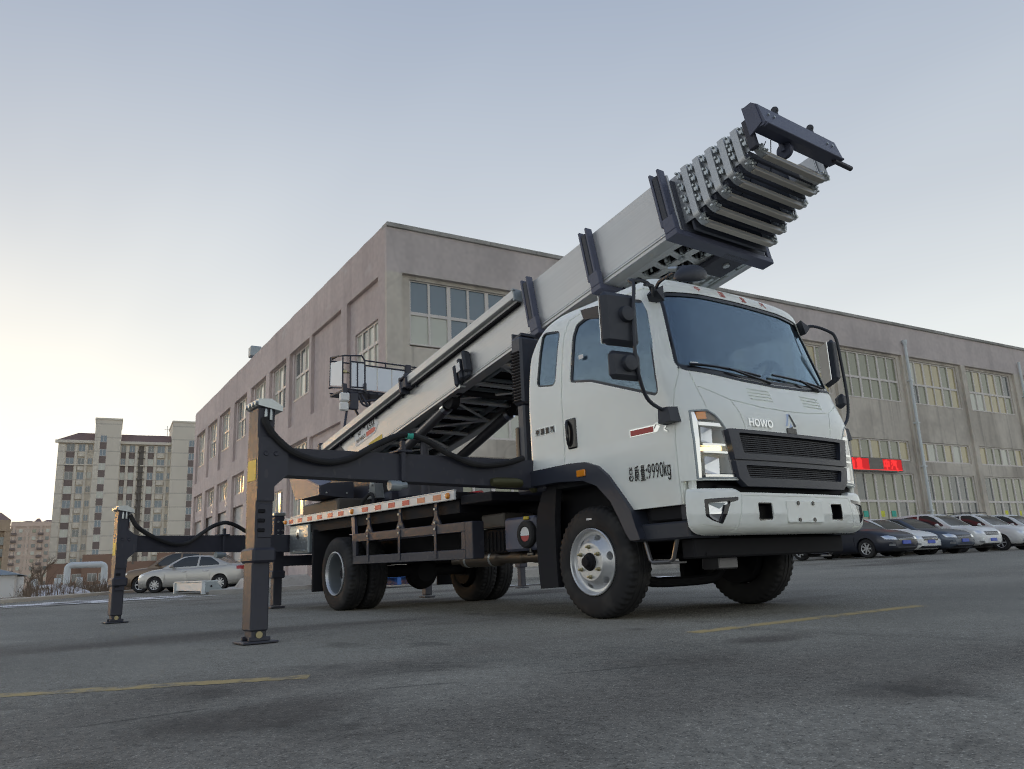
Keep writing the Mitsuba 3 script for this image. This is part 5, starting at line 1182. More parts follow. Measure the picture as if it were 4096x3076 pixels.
# ---- outriggers
def outrigger(x, y, ztop, zb0, zb1, root_y, hose, post_y, label, turn=0.0, reach=1.0, lift=0.0):
    Rt = trimesh.transformations.rotation_matrix(math.radians(turn), [0, 0, 1], [x, y, 0])
    ar = lambda m: xf(m, Rt)                                        # the arm may be swung back; the leg stays square
    hose = [(a, y + (b - y) * reach, c + lift * min(1, (b - y))) for a, b, c in hose]; post_y = y + (post_y - y) * reach
    O = put(TK, 'outrigger', cat(bx(x - .10, x + .10, y - .058, y + .058, .56 * ztop / 1.55, ztop, .012),
                                 ar(prism([(y + .02, zb0), (root_y, zb0 - .045 + lift), (root_y, zb1 + .012 + lift), (y + .02, zb1)], 'x', x - .085, x + .085)),
                                 prism([(y - .058, zb0 - .18), (y + .058, zb0 - .18), (y + .058, zb0 - .085), (y + .15, zb0 + .001), (y + .15, zb1 - .0), (y + .12, zb1 + .012), (y + .058, zb1 + .06), (y - .058, zb1 + .06)], 'x', x - .098, x + .112)), 'dark_steel', smooth=False, label=label)
    zs = .56 * ztop / 1.55
    put(O, 'collar', bx(x - .125, x + .125, y - .078, y + .078, zs - .05, zs + .045, .015), 'dark_steel')
    put(O, 'inner_leg', cat(bx(x - .085, x + .085, y - .066, y + .052, .08, zs - .04, .01), bx(x - .07, x + .07, y - .05, y + .045, .03, .085, .006)), 'dark_steel', label='telescopic lower leg')
    put(O, 'pin', cat(cyl((x + .065, y - .005, .058), (x + .082, y - .005, .058), .022, 12)), 'brass')
    put(O, 'foot_plate', cat(bx(x - .11, x + .11, y - .115, y + .115, .004, .018, .004), bx(x - .08, x - .05, y - .07, y + .07, .0185, .045, .004), bx(x + .05, x + .08, y - .07, y + .07, .0185, .045, .004)), 'dark_steel', label='flat steel foot plate on the asphalt')
    cp = put(O, 'top_cap', hull([(x - .12, y - .07, ztop + .002), (x + .125, y - .07, ztop + .002), (x - .12, y + .10, ztop - .03), (x + .125, y + .10, ztop - .03), (x - .12, y - .07, ztop + .045), (x + .125, y - .07, ztop + .045), (x - .12, y + .02, ztop + .052), (x + .125, y + .02, ztop + .052), (x - .12, y + .10, ztop + .005), (x + .125, y + .10, ztop + .005)]), 'zinc', smooth=False, label='silver cap on the leg')
    put(O, 'cap_bolt', cat(*[cyl((x - .1 + .065 * i, y - .085, ztop + .02), (x - .1 + .065 * i, y - .069, ztop + .02), .017, 8) for i in range(4)]), 'zinc')
    put(O, 'coupling', cat(*[tube([(x + .112, y + dy, ztop - .02), (x + .114, y + dy, ztop - .05), (x + .112, y + dy, ztop - .095)], [.007, .011, .012], 8) for dy in (-.012, .022)]), 'zinc')
    put(O, 'slotted_plate', cat(bx(x + .1005, x + .108, y - .045, y + .05, zb0 - .42, zb0 - .20, .003)), 'dark_steel')
    put(O, 'slot', cat(*[bx(x + .1085, x + .118, y - .05, y + .0, zb0 - .26 - .062 * i, zb0 - .235 - .062 * i, .006) for i in range(3)]), 'chassis_black')
    put(O, 'boss', cat(*[disc_x(x + .112, y + dy, (zb0 + zb1) / 2 + .045, .018) for dy in (-.005, .065)]), 'dark_steel')
    put(O, 'warning_tape', bx(x - .08, x + .08, y - .0605, y - .0585, zb0 - .04, zb0 + .10, 0), 'yellow_paint', smooth=False)
    put(O, 'hose', ar(tube(curve(hose, 6), .024, 10)), 'rubber', label='thick black hydraulic hose sagging along the beam')
    pz = zb1
    put(O, 'hose_post', ar(cat(bx(x + .085, x + .12, post_y - .018, post_y + .018, zb0 - .02, zb1 + .10, .004), bx(x - .02, x + .13, post_y - .05, post_y + .07, zb1 + .012, zb1 + .03, .004))), 'dark_steel')
    put(O, 'roller', ar(cat(cyl((x + .11, post_y - .12, zb0 - .055), (x + .11, post_y - .03, zb0 - .055), .038, 16), cyl((x + .11, post_y - .031, zb0 - .055), (x + .11, post_y + .02, zb0 - .05), .026, 12))), 'box_grey')
    put(O, 'hose_tape', tube(np.array([(x + .125, post_y + .02, zb1 + .138), (x + .125, post_y + .07, zb1 + .138)]), .027, 10), 'green_tag') if zb1 > 1 else None
    return O
def disc_x(x, y, z, r):
    m = lathe([(0, 0), (r, 0), (r * .8, .008), (r * .5, .006), (0, .006)], 16, 'z'); v = m.vertices
    return trimesh.Trimesh(np.c_[v[:, 2] + x, v[:, 0] + y, v[:, 1] + z], m.faces, process=False)
hx = -.575
outrigger(-.70, -3.35, 1.55, 1.09, 1.275, -.70, [(hx, -3.376, 1.47), (hx, -3.36, 1.42), (hx, -3.286, 1.328), (hx, -3.144, 1.23), (hx, -2.933, 1.185), (hx, -2.741, 1.22), (hx, -2.555, 1.32), (hx, -2.329, 1.415), (hx, -2.142, 1.395), (hx, -1.901, 1.285), (hx, -1.648, 1.218), (hx - .02, -1.361, 1.244), (hx - .05, -1.15, 1.30)], -2.31, 'near front outrigger arm and leg of dark steel')
hx = -5.065
outrigger(-5.19, -3.35, 1.215, .765, .935, -.85, [(hx, -3.335, 1.16), (hx, -3.267, 1.04), (hx, -3.14, .943), (hx, -2.982, .865), (hx, -2.855, .83), (hx, -2.717, .85), (hx, -2.581, .948), (hx, -2.453, 1.037), (hx, -2.308, 1.083), (hx, -2.169, 1.048), (hx, -2.015, .966), (hx, -1.75, .88)], -2.30, 'rear outrigger arm and leg of dark steel on the far left', 20.0, 1.22, .02)
put(TK, 'outrigger_mount', cat(bx(-.90, -.52, -1.02, 1.02, 1.02, 1.30, .02), bx(-.95, -.50, -.45, .45, .75, 1.05, .02)), 'dark_steel')
put(TK, 'yellow_housing', cat(lathe([(0, -.16), (.03, -.15), (.042, -.1), (.042, .1), (.03, .15), (0, .16)], 16, 'y').apply_translation([-.60, -1.35, 1.085]), trimesh.creation.icosphere(subdivisions=2, radius=.045).apply_translation([-.66, -1.02, 1.06])), 'olive_metal', label='olive yellow valve housing under the arm')
def jack(x, y, h, label, cap=True):
    J = put(TK, 'support_leg', cat(bx(x - .075, x + .075, y - .075, y + .075, .44, h, .012), bx(x - .09, x + .09, y - .09, y + .09, .40, .50, .012)), 'dark_steel', label=label)
    put(J, 'inner_leg', bx(x - .06, x + .06, y - .06, y + .06, .04, .45, .01), 'dark_steel'); put(J, 'foot_plate', bx(x - .095, x + .095, y - .095, y + .095, .004, .03, .004), 'dark_steel')
    if cap:
        put(J, 'top_cap', bx(x - .085, x + .085, y - .085, y + .085, h + .001, h + .05, .008), 'zinc')
        put(J, 'bolt', cat(*[cyl((x + .074, y + dy, z), (x + .09, y + dy, z), .014, 8) for dy in (-.02, .045) for z in (h - .08, h - .2, h - .26, h - .32)]), 'zinc')
jack(-6.27, -1.16, 1.24, 'dark support leg at the rear right corner of the chassis')
jack(-6.5, 1.36, 1.2, 'dark support leg at the rear left, seen under the truck', False); jack(-7.95, 4.34, 1.2, 'dark support leg of the far rear outrigger, seen under the truck', False)
put(TK, 'rear_crossbeam', cat(bx(-6.35, -6.2, -1.12, 1.3, .56, .70, .01), bx(-6.33, -6.22, -1.1, 1.3, .80, .97, .01), hull([(-6.35, 1.2, .65), (-6.2, 1.2, .65), (-6.35, 1.2, .8), (-6.2, 1.2, .8), (-8.0, 4.3, .65), (-7.85, 4.35, .65), (-8.0, 4.3, .8), (-7.85, 4.35, .8)])), 'dark_steel')

# ================================================================== ladder: own frame, l along it, w across (= y), h square to it
LA = math.atan(.187)
LM = frame([0, 0, 2.835], [math.cos(LA), 0, math.sin(LA)], [0, 1, 0], [-math.sin(LA), 0, math.cos(LA)])
ld = lambda *m: xf(cat(*m), LM)
L0, L1, HH = -6.0, .80, .516
LS_ = put(TK, 'ladder_base', ld(*[bx(L0, L1, *sorted((s * .55, s * .528)), .0, HH, .003) for s in (-1, 1)],
      *[bx(L0, L1, *sorted((s * .565, s * .43)), -.022, .0, .003) for s in (-1, 1)],
      *[bx(L0, L1, *sorted((s * .558, s * .5505)), .02, .034, .001) for s in (-1, 1)]), 'ladder_aluminium', smooth=False, label='long silver side walls of the outer ladder section')
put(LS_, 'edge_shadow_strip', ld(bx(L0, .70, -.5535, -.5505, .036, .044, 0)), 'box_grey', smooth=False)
# open lattice under the ladder
lat = []
for i, l in enumerate(np.arange(-5.9, -.55, .50)):
    lat.append(bx(l - .025, l + .025, -.43, .43, -.015, .02, .004))
    a, b = (l, -.42), (l + .50, .42)
    if i % 2: a, b = (l, .42), (l + .50, -.42)
    lat.append(cyl((a[0], a[1], .004), (b[0], b[1], .004), .016, 8))
put(LS_, 'lattice', ld(*lat), 'aluminium', label='cross bars and diagonals under the ladder')
put(LS_, 'throat', ld(bx(.78, .81, -.525, .525, -.02, .46, 0)), 'recess_grey', smooth=False)
put(LS_, 'floor', ld(bx(L0, -.55, -.525, .525, .10, .115, 0)), 'chassis_black', smooth=False)
put(LS_, 'inner_rung', ld(*[bx(l, l + .05, -.50, .50, .06, .095, .006) for l in np.arange(-5.8, -.6, .28)], *[bx(L0, -.6, y - .02, y + .02, .03, .09, .003) for y in (-.3, .3)]), 'box_grey')
put(LS_, 'cable_tray', ld(bx(-2.0, -1.25, -.2, .3, -.09, -.02, .006), *[bx(l, l + .02, -.22, .32, -.11, -.016, .003) for l in (-2.0, -1.7, -1.3)]), 'aluminium')
# plate with fittings under the front end
plate = sg.box(-.55, -.43, .80, .43)
hl = []
for l in np.arange(-.42, .55, .19):
    for y in (-.36, -.14, .10):
        hl.append(sa.rotate(sg.box(l, y, l + .13, y + .13), 12))
fp = plate.difference(shapely.union_all(hl))
put(LS_, 'front_plate', ld(prism(fp, 'z', -.02, -.006)), 'aluminium', smooth=False, label='pierced plate under the front of the ladder')
put(LS_, 'plate_backing', ld(bx(-.55, .80, -.525, .525, .05, .06, 0)), 'chassis_black', smooth=False)
fit = []; r7 = random.Random(7)
for g in hl:
    cx, cy = g.centroid.coords[0]
    for _ in range(3):
        dx, dy = r7.uniform(-.045, .045), r7.uniform(-.045, .045); fit.append(cyl((cx + dx, cy + dy, -.045), (cx + dx, cy + dy, .04), r7.uniform(.008, .016), 8))
for _ in range(26):
    l, y = r7.uniform(-.4, .65), r7.uniform(-.4, .4); fit.append(bx(l, l + r7.uniform(.03, .12), y, y + r7.uniform(.02, .07), -.045, -.0205, .004))
put(LS_, 'fitting', ld(*fit), 'zinc', label='small bolts and blocks under the ladder plate')
put(LS_, 'pulley_guard', ld(bx(.42, .78, .02, .36, -.075, -.0205, .02)), 'dark_steel'); put(LS_, 'guard_bolt', ld(cyl((.62, .2, -.09), (.62, .2, -.074), .03, 16)), 'zinc')
put(LS_, 'yellow_tag', ld(lathe([(0, -.05), (.04, -.05), (.045, -.03), (0, -.03)], 14).apply_translation([.15, .36, 0])), 'yellow_paint'); put(LS_, 'blue_tag', ld(bx(.05, .16, .02, .06, -.05, -.0205, .004)), 'blue_plastic')
put(LS_, 'side_groove', ld(cyl((-.5, .46, -.03), (.75, .46, -.03), .018, 8), cyl((-.5, .40, -.03), (.6, .40, -.03), .014, 8)), 'zinc')

# top rail along the near side, with clamps and bolts
RL = put(TK, 'ladder_rail', ld(bx(-6.05, -1.25, -.645, -.552, .425, HH + .005, .008), bx(-6.05, -1.25, -.60, -.552, .395, .424, .003)), 'ladder_aluminium', label='silver rail along the top edge of the ladder')
put(RL, 'rail_gap', ld(bx(-6.03, -1.27, -.598, -.5525, .372, .394, .002)), 'chassis_black', smooth=False)
put(RL, 'rail_end', ld(bx(-1.249, -1.235, -.65, -.552, .39, HH + .008, .003), cyl((-1.24, -.63, .40), (-1.24, -.66, .40), .014, 8), cyl((-1.24, -.63, .51), (-1.24, -.66, .51), .014, 8)), 'box_grey')
put(RL, 'rail_bolt', ld(*[cyl((l, -.555, .358), (l, -.585, .352), .011, 8) for l in np.arange(-5.9, -3.3, .36)]), 'black_plastic')
put(RL, 'clamp', ld(bx(-3.62, -3.575, -.675, -.552, .34, .545, .008), bx(-3.50, -3.455, -.67, -.552, .37, .55, .008), bx(-3.58, -3.46, -.665, -.648, .39, .48, .006), cyl((-3.6, -.665, .51), (-3.46, -.665, .51), .018, 10)), 'dark_steel', label='dark clamp gripping the rail')
put(RL, 'rear_stop', ld(bx(-6.12, -6.04, -.66, -.53, .36, .56, .01), cyl((-6.2, -.6, .40), (-6.05, -.6, .40), .03, 10), cyl((-6.3, -.5, .36), (-6.1, -.5, .36), .02, 8)), 'dark_steel')

# collars round the outer section
for l, w, nm in ((.80, .628, 'collar with fins nearest the ladder tip'), (-.115, .625, 'middle collar with fins above the cab'), (-1.02, .622, 'rear collar with fins behind the cab')):
    C_ = put(TK, 'ladder_collar', ld(*[bx(l - .125 + d, l - .10 + d, *sorted((s * w, s * .551)), .05, HH + .045, .004) for s in (-1, 1) for d in (0, .09)],
                                    *[bx(l - .10, l - .035, *sorted((s * (w - .045), s * .551)), .02, HH + .02, .004) for s in (-1, 1)]), 'navy_steel', smooth=False, label='bluish steel ' + nm)
    put(C_, 'saddle', ld(bx(l - .11, l + .015, -w, w, -.075, -.0225, .005), *[bx(l - .105, l + .01, *sorted((s * w, s * .567)), -.0225, .11, .005) for s in (-1, 1)]), 'navy_steel', label='lower cross piece of the collar')
    put(C_, 'wear_pad', ld(*[bx(l - .095, l - .04, *sorted((s * (w - .002), s * (w - .044))), .06, HH - .0, .006) for s in (-1, 1)]), 'black_plastic')

# the nested sections, each a little further out and higher
def usec(k):
    l1 = .975 + .1225 * (k - 1); h0 = -.020 + .0455 * (k - 1); w = .512 - .008 * (k - 1)
    r = .095
    out = sg.Polygon([(-w, HH - .01)] + [(-w + r - r * math.cos(t), h0 + r - r * math.sin(t)) for t in np.linspace(0, math.pi / 2, 7)] + [(w - r + r * math.sin(t), h0 + r - r * math.cos(t)) for t in np.linspace(0, math.pi / 2, 7)] + [(w, HH - .01)])
    th = .022
    w2, r2 = w - th, r - th * .6
    inn = sg.Polygon([(-w2, 1.0)] + [(-w2 + r2 - r2 * math.cos(t), h0 + th + r2 - r2 * math.sin(t)) for t in np.linspace(0, math.pi / 2, 7)] + [(w2 - r2 + r2 * math.sin(t), h0 + th + r2 - r2 * math.cos(t)) for t in np.linspace(0, math.pi / 2, 7)] + [(w2, 1.0)])
    return l1, h0, w, out.difference(inn)
r9 = random.Random(9)
for k in range(1, 7):
    l1, h0, w, P = usec(k)
    body_ = [prism(P.intersection(sg.box(-1, h0 + .055, 1, 1)), 'x', l1 - .058, l1), prism(P.intersection(sg.box(-1, -1, 1, h0 + .055)), 'x', l1 - .050, l1)]
    body_ += [bx(-5.6, l1 - .055, *sorted((s * (w - .034), s * (w - .044))), h0 + .075, HH - .012, .0) for s in (-1, 1)]
    S_ = put(TK, 'ladder_section', ld(*body_), 'section_alu', smooth=30, label=('lowest', 'second', 'third', 'fourth', 'fifth', 'topmost')[k - 1] + ' nested ladder section with a curved side frame')
    put(S_, 'rung', ld(bx(l1 - .046, l1 + .003, -w + .10, w - .10, h0 - .010, h0 - .001, .003), bx(l1 - .044, l1 - .002, -w + .09, w - .09, h0 + .0225, h0 + .042, .006)), 'rung_metal', label='worn grey brown rung')
    put(S_, 'back_plate', ld(bx(l1 - .118, l1 - .098, -w + .05, w - .05, h0 - (.01 if k == 1 else -.025), HH - .1 if k < 6 else h0 + .08, .0)), 'recess_grey', smooth=False)
    hw = []
    for s in (-1, 1):
        for h in np.linspace(h0 + .14, HH - .06, 4 - k // 3):
            hw += [bx(l1 - .112, l1 - .072, *sorted((s * (w + .006), s * (w - .03))), h - .018, h + .012, .004), cyl((l1 - .10, s * (w - .01), h + .025), (l1 - .10, s * (w + .022), h + .025), .010, 8), cyl((l1 - .09, s * (w - .01), h - .028), (l1 - .09, s * (w + .020), h - .028), .008, 8), bx(l1 - .085, l1 - .075, *sorted((s * (w + .008), s * (w - .01))), h - .034, h + .03, .002)]
        hw.append(bx(l1 - .03, l1 - .002, *sorted((s * (w - .10), s * (w - .02))), h0 + .018, h0 + .085, .006))
        for _ in range(14):
            a, b, c = l1 - .004, s * (w - .058 + r9.uniform(-.036, .030)), h0 + .05 + r9.uniform(-.030, .030)
            hw.append(cyl((a - .01, b, c), (a + r9.uniform(.008, .030), b + r9.uniform(-.006, .006), c + r9.uniform(-.014, .008)), r9.uniform(.005, .011), 7))
    put(S_, 'fastener', ld(*hw), 'zinc', smooth=False, label='small rollers and bolts at the section end', kind='stuff')

# head of the ladder
HD = put(TK, 'ladder_head', ld(prism([(1.60, .365), (1.705, .345), (1.725, .365), (1.705, .535), (1.66, .585), (1.60, .585)], 'y', -.51, .51), hull([(1.58, -.52, .33), (1.70, -.52, .37), (1.58, -.52, .585), (1.69, -.52, .55), (1.58, -.505, .33), (1.70, -.505, .37), (1.58, -.505, .585), (1.69, -.505, .55)])), 'navy_steel', smooth=25, label='bluish steel beam across the tip of the ladder')
put(HD, 'lower_flange', ld(bx(1.69, 1.74, -.50, .50, .335, .352, .004)), 'navy_steel'); put(HD, 'bar', ld(cyl((1.69, .42, .335), (1.69, .665, .335), .021, 14)), 'dark_steel', label='round bar sticking out of the head')
put(HD, 'knob', ld(*[m for y in (-.20, .27) for m in (cyl((1.66, y, .57), (1.66, y, .615), .022, 12), lathe([(0, -.016), (.026, -.014), (.03, 0), (.026, .014), (0, .016)], 14, 'y').apply_translation([1.665, y, .625]))]), 'black_plastic')
put(HD, 'bolt', ld(*[cyl((1.712, y, .46), (1.726, y, .46), .010, 8) for y in (-.42, -.35, .35, .42)], *[cyl((1.66, y, .58), (1.66, y, .60), .009, 8) for y in (-.42, .45)]), 'zinc')
put(HD, 'pulley', ld(lathe([(0, -.02), (.062, -.02), (.066, -.012), (.054, 0), (.066, .012), (.062, .02), (0, .02)], 30, 'y').apply_translation([1.60, -.12, .315]), bx(1.585, 1.62, -.16, -.145, .30, .40, .003), bx(1.585, 1.62, -.095, -.08, .30, .40, .003)), 'navy_steel', label='dark pulley wheel under the head')
put(HD, 'cable', ld(tube([(1.60, -.36, .32), (1.2, -.1, .25), (.6, .05, .2)], .004, 6), tube([(1.60, -.28, .36), (1.3, .1, .30)], .004, 6)), 'gloss_black')
put(HD, 'side_post', ld(*[bx(1.53, 1.60, *sorted((s * .50, s * .46)), .24 if s < 0 else .36, .50, .006) for s in (-1, 1)]), 'dark_steel')
put(HD, 'pale_block', ld(bx(1.40, 1.52, .20, .44, .235, .36, .006)), 'white_paint', label='pale block behind the head beam')

# sign on the side of the ladder
def on_ladder(mesh, l, h, w=-.5512):
    return xf(mesh, LM @ frame([l, w, h], [1, 0, 0], [0, 0, 1], [0, -1, 0]))
SGN = put(TK, 'ladder_sign', on_ladder(prism(soft([(0, .02), (0, .235), (.57, .235), (.70, .12), (.57, .02)], .012), 'z', 0, .003), -5.13, .165), 'sticker_white', smooth=False, label='pale sign on the ladder side reading NO MANNED 45M')
for t_, h_, x_, z_, b_ in (('NO', .05, .10, .155, False), ('MANNED', .05, .045, .075, False), ('45M', .078, .36, .140, False)):
    m = meshkit.text_mesh(t_, h_, .0015, True); m.apply_scale([.9 if t_ != '45M' else 1.0, 1, 1]); m.apply_translation([x_, z_ - .02, .0032]); put(SGN, 'lettering', on_ladder(m, -5.13, .165), 'black_print', smooth=False)
put(SGN, 'red_flag', on_ladder(prism([(.34, .045), (.34, .11), (.56, .11), (.615, .078), (.56, .045)], 'z', .0032, .0045), -5.13, .165), 'red_paint', smooth=False)
put(TK, 'yellow_patch', on_ladder(bx(0, .38, 0, .06, 0, .002, 0), -4.75, .045), 'yellow_paint', smooth=False, label='yellow strip on the lower edge of the ladder')

# clamp pair with sticker halfway up, lifting cylinders, trunnion
CP = put(TK, 'ladder_bracket', ld(*[bx(l, l + .055, -.66, -.552, h, h + .25, .022) for l, h in ((-2.48, -.04), (-2.38, .0), (-2.28, .05))], bx(-2.45, -2.24, -.62, -.56, .0, .10, .02)), 'black_plastic', label='three black guide blocks clamped on the ladder side')
put(CP, 'sticker', ld(bx(-2.385, -2.31, -.667, -.6605, .09, .19, .002)), 'sticker_white'); put(CP, 'pin', ld(cyl((-2.42, -.63, -.05), (-2.42, -.56, -.05), .022, 12)), 'zinc')
for s in (-1, 1):
    CY = put(TK, 'lift_cylinder', cyl((-2.93, s * .45, 2.225), (-4.15, s * .45, 1.81), .062, 24), 'steel_grey', label='thick dark lifting cylinder under the ladder')
    put(CY, 'rod', cyl((-4.15, s * .45, 1.81), (-4.75, s * .45, 1.60), .035, 16), 'chrome'); put(CY, 'end_ring', cyl((-2.90, s * .45, 2.236), (-2.96, s * .45, 2.215), .072, 24), 'chrome')
    put(CY, 'lug', cat(lathe([(0, -.05), (.09, -.05), (.09, .05), (0, .05)], 24, 'y').apply_translation([-2.80, s * .45, 2.275]), hull([(-2.95, s * .40, 2.20), (-2.95, s * .50, 2.20), (-2.70, s * .40, 2.42), (-2.70, s * .50, 2.42), (-2.6, s * .40, 2.36), (-2.6, s * .50, 2.36)])), 'chassis_black')
put(TK, 'trunnion', cyl((-2.62, -.5, 2.345), (-2.62, .5, 2.345), .035, 14), 'chassis_black', label='dark cross tube under the ladder')

# turntable and tail
put(TK, 'turntable', cat(lathe([(0, 1.12), (.62, 1.12), (.62, 1.20), (.52, 1.22), (.52, 1.34), (0, 1.34)], 48).apply_translation([-4.9, 0, 0]), bx(-5.9, -4.2, -.50, .50, 1.28, 1.40, .02), bx(-4.3, -3.2, -.42, .42, 1.05, 1.30, .03)), 'dark_steel', label='dark turntable on the deck')
TW = put(TK, 'turret', cat(*[prism([(-6.1, 1.36), (-4.4, 1.36), (-4.45, 1.55), (-5.0, 1.75), (-5.6, 2.2), (-6.15, 2.15), (-6.2, 1.7)], 'y', *sorted((s * .56, s * .50))) for s in (-1, 1)], bx(-6.0, -5.2, -.5, .5, 1.4, 1.9, .03)), 'dark_steel', smooth=False, label='dark turret carrying the foot of the ladder')
put(TW, 'post', cat(cyl((-3.6, -.35, 1.3), (-3.6, -.35, 2.0), .05, 10), bx(-4.2, -3.9, -.40, .40, 1.3, 1.62, .02)), 'dark_steel')
put(TW, 'pivot', cat(cyl((-5.75, -.60, 1.98), (-5.75, .60, 1.98), .07, 20)), 'zinc')
CW = put(TK, 'tail_cover', hull([(-4.82, -1.155, 1.40), (-4.82, -1.155, 1.505), (-4.82, -1.06, 1.553), (-4.82, -.70, 1.578), (-4.82, -.70, 1.36), (-5.5, -1.155, 1.40), (-5.5, -1.155, 1.505), (-5.5, -1.06, 1.553), (-5.5, -.6, 1.578), (-5.5, -.6, 1.36)]), 'dark_steel', smooth=False, label='dark bevelled cover beside the turret')
put(CW, 'side_sheet', hull([(-4.84, -1.165, 1.40), (-4.84, -1.165, 1.51), (-5.62, -1.165, 1.745), (-5.88, -1.165, 1.76), (-5.62, -1.165, 1.40), (-4.84, -1.1555, 1.40), (-4.84, -1.1555, 1.51), (-5.62, -1.1555, 1.745), (-5.88, -1.1555, 1.76), (-5.62, -1.1555, 1.40)]), 'navy_steel', smooth=False, label='bent steel sheet catching the evening light')
put(CW, 'top_sheet', hull([(-4.84, -1.15, 1.515), (-4.84, -1.0, 1.57), (-5.6, -1.15, 1.75), (-5.6, -.9, 1.76), (-4.84, -1.15, 1.52), (-4.84, -1.0, 1.576), (-5.6, -1.15, 1.756), (-5.6, -.9, 1.768)]), 'navy_steel', smooth=False)
put(CW, 'rivet', cat(*[cyl((-4.815, y, 1.43), (-4.81, y, 1.43), .012, 8) for y in (-1.08, -.8)]), 'zinc')
put(TK, 'hinge_lug', cat(hull([(-4.6, -.62, 1.33), (-4.6, -.50, 1.33), (-4.35, -.62, 1.33), (-4.35, -.50, 1.33), (-4.5, -.62, 1.56), (-4.5, -.50, 1.56), (-4.42, -.62, 1.56), (-4.42, -.50, 1.56)]), cyl((-4.46, -.64, 1.51), (-4.46, -.48, 1.51), .03, 12)), 'zinc', smooth=False)
put(TK, 'deck_box', bx(-5.9, -4.75, -.95, -.45, 1.13, 1.36, .02), 'brown_box', label='brownish box on the deck under the bevelled cover')
put(TK, 'deck_hose', tube(curve([(-4.55, -.75, 1.14), (-4.5, -.72, 1.3), (-4.4, -.66, 1.38), (-4.3, -.68, 1.25), (-4.35, -.72, 1.13)], 6), .022, 8), 'rubber')
put(TK, 'deck_tool', cat(cyl((-2.9, -.6, 1.17), (-2.2, -.5, 1.17), .035, 12), bx(-3.3, -3.0, -.7, -.4, 1.13, 1.22, .01)), 'red_paint', label='red tool lying on the deck')

# ---- work basket at the foot of the ladder, parked above it
BK = put(TK, 'basket', cat(*[cyl(a, b, .013, 8) for a, b in [
    ((-6.70, .0, 3.285), (-6.70, .0, 3.82)), ((-6.70, .13, 3.30), (-6.70, .13, 3.82)), ((-6.70, .385, 3.34), (-6.70, .385, 3.785)), ((-6.70, 1.13, 3.25), (-6.70, 1.13, 3.78)), ((-6.70, 1.40, 3.25), (-6.70, 1.40, 3.78)),
    ((-6.70, .0, 3.82), (-6.70, .33, 3.86)), ((-6.70, .33, 3.86), (-6.70, .385, 3.785)), ((-6.70, .385, 3.785), (-6.70, 1.40, 3.78)), ((-6.70, .385, 3.705), (-6.70, 1.40, 3.70)), ((-6.70, .76, 3.70), (-6.70, .76, 3.78)),
    ((-6.70, .0, 3.285), (-6.70, 1.40, 3.26)), ((-6.70, .13, 3.32), (-6.70, .385, 3.33)), ((-6.70, .13, 3.74), (-6.70, .385, 3.745)), ((-6.70, .255, 3.32), (-6.70, .255, 3.74)),
    ((-7.19, .0, 3.42), (-7.17, .0, 3.90)), ((-7.17, .0, 3.90), (-6.70, .0, 3.82)), ((-7.19, .0, 3.40), (-6.70, .0, 3.29)), ((-7.2, 1.4, 3.3), (-7.2, 1.4, 3.85)), ((-7.2, .0, 3.85), (-7.2, 1.4, 3.85)), ((-7.2, 0, 3.3), (-7.2, 1.4, 3.3)), ((-7.2, 1.4, 3.85), (-6.7, 1.4, 3.78)), ((-7.2, 1.4, 3.3), (-6.7, 1.4, 3.26)), ((-6.70, .06, 3.55), (-6.70, .13, 3.55))]]), 'dark_steel', label='small work basket of dark tubes and pale sheets parked over the ladder foot')
put(BK, 'side_sheet', hull([(-7.17, -.005, 3.43), (-7.155, -.005, 3.80), (-6.72, -.005, 3.325), (-6.72, -.005, 3.745), (-7.17, .004, 3.43), (-7.155, .004, 3.80), (-6.72, .004, 3.325), (-6.72, .004, 3.745)]), 'basket_sheet', smooth=False, label='pale bluish sheet on the basket end')
put(BK, 'top_slot', bx(-7.12, -6.9, -.004, .004, 3.845, 3.875, 0), 'chassis_black')
for y0, y1 in ((.15, .245), (.265, .375), (.40, .60), (.615, .87), (.885, 1.115)):
    put(BK, 'front_sheet', bx(-6.708, -6.70, y0, y1, 3.30, 3.69 if y0 > .38 else 3.73, .003), 'basket_sheet', smooth=False)
put(BK, 'floor', bx(-7.2, -6.7, 0, 1.4, 3.235, 3.27, .005), 'dark_steel'); put(BK, 'gate_post', bx(-6.72, -6.66, 1.13, 1.22, 3.2, 3.80, .006), 'dark_steel')
put(BK, 'latch', cat(lathe([(0, -.03), (.03, -.02), (.035, 0), (.03, .02), (0, .03)], 14, 'x').apply_translation([-6.69, .03, 3.56]), cyl((-6.69, .03, 3.56), (-6.69, .12, 3.55), .01, 6)), 'brass')
put(BK, 'foot', cat(bx(-6.72, -6.66, -.01, .06, 3.17, 3.36, .006), bx(-6.72, -6.66, .36, .40, 3.25, 3.40, .006), *[bx(-6.71, -6.67, y, y + .07, 3.225, 3.26, .005) for y in (.10, .25, .45, .6, .8)], cyl((-7.1, 0, 3.38), (-7.1, -.06, 3.36), .015, 8)), 'dark_steel')
put(BK, 'control_box', cat(bx(-6.75, -6.65, -.045, .105, 3.07, 3.215, .02), bx(-6.74, -6.66, -.05, .095, 2.92, 3.06, .02)), 'white_paint', label='cream control box hanging under the basket')
put(BK, 'dark_box', bx(-6.75, -6.66, .115, .258, 2.955, 3.225, .008), 'dark_steel')
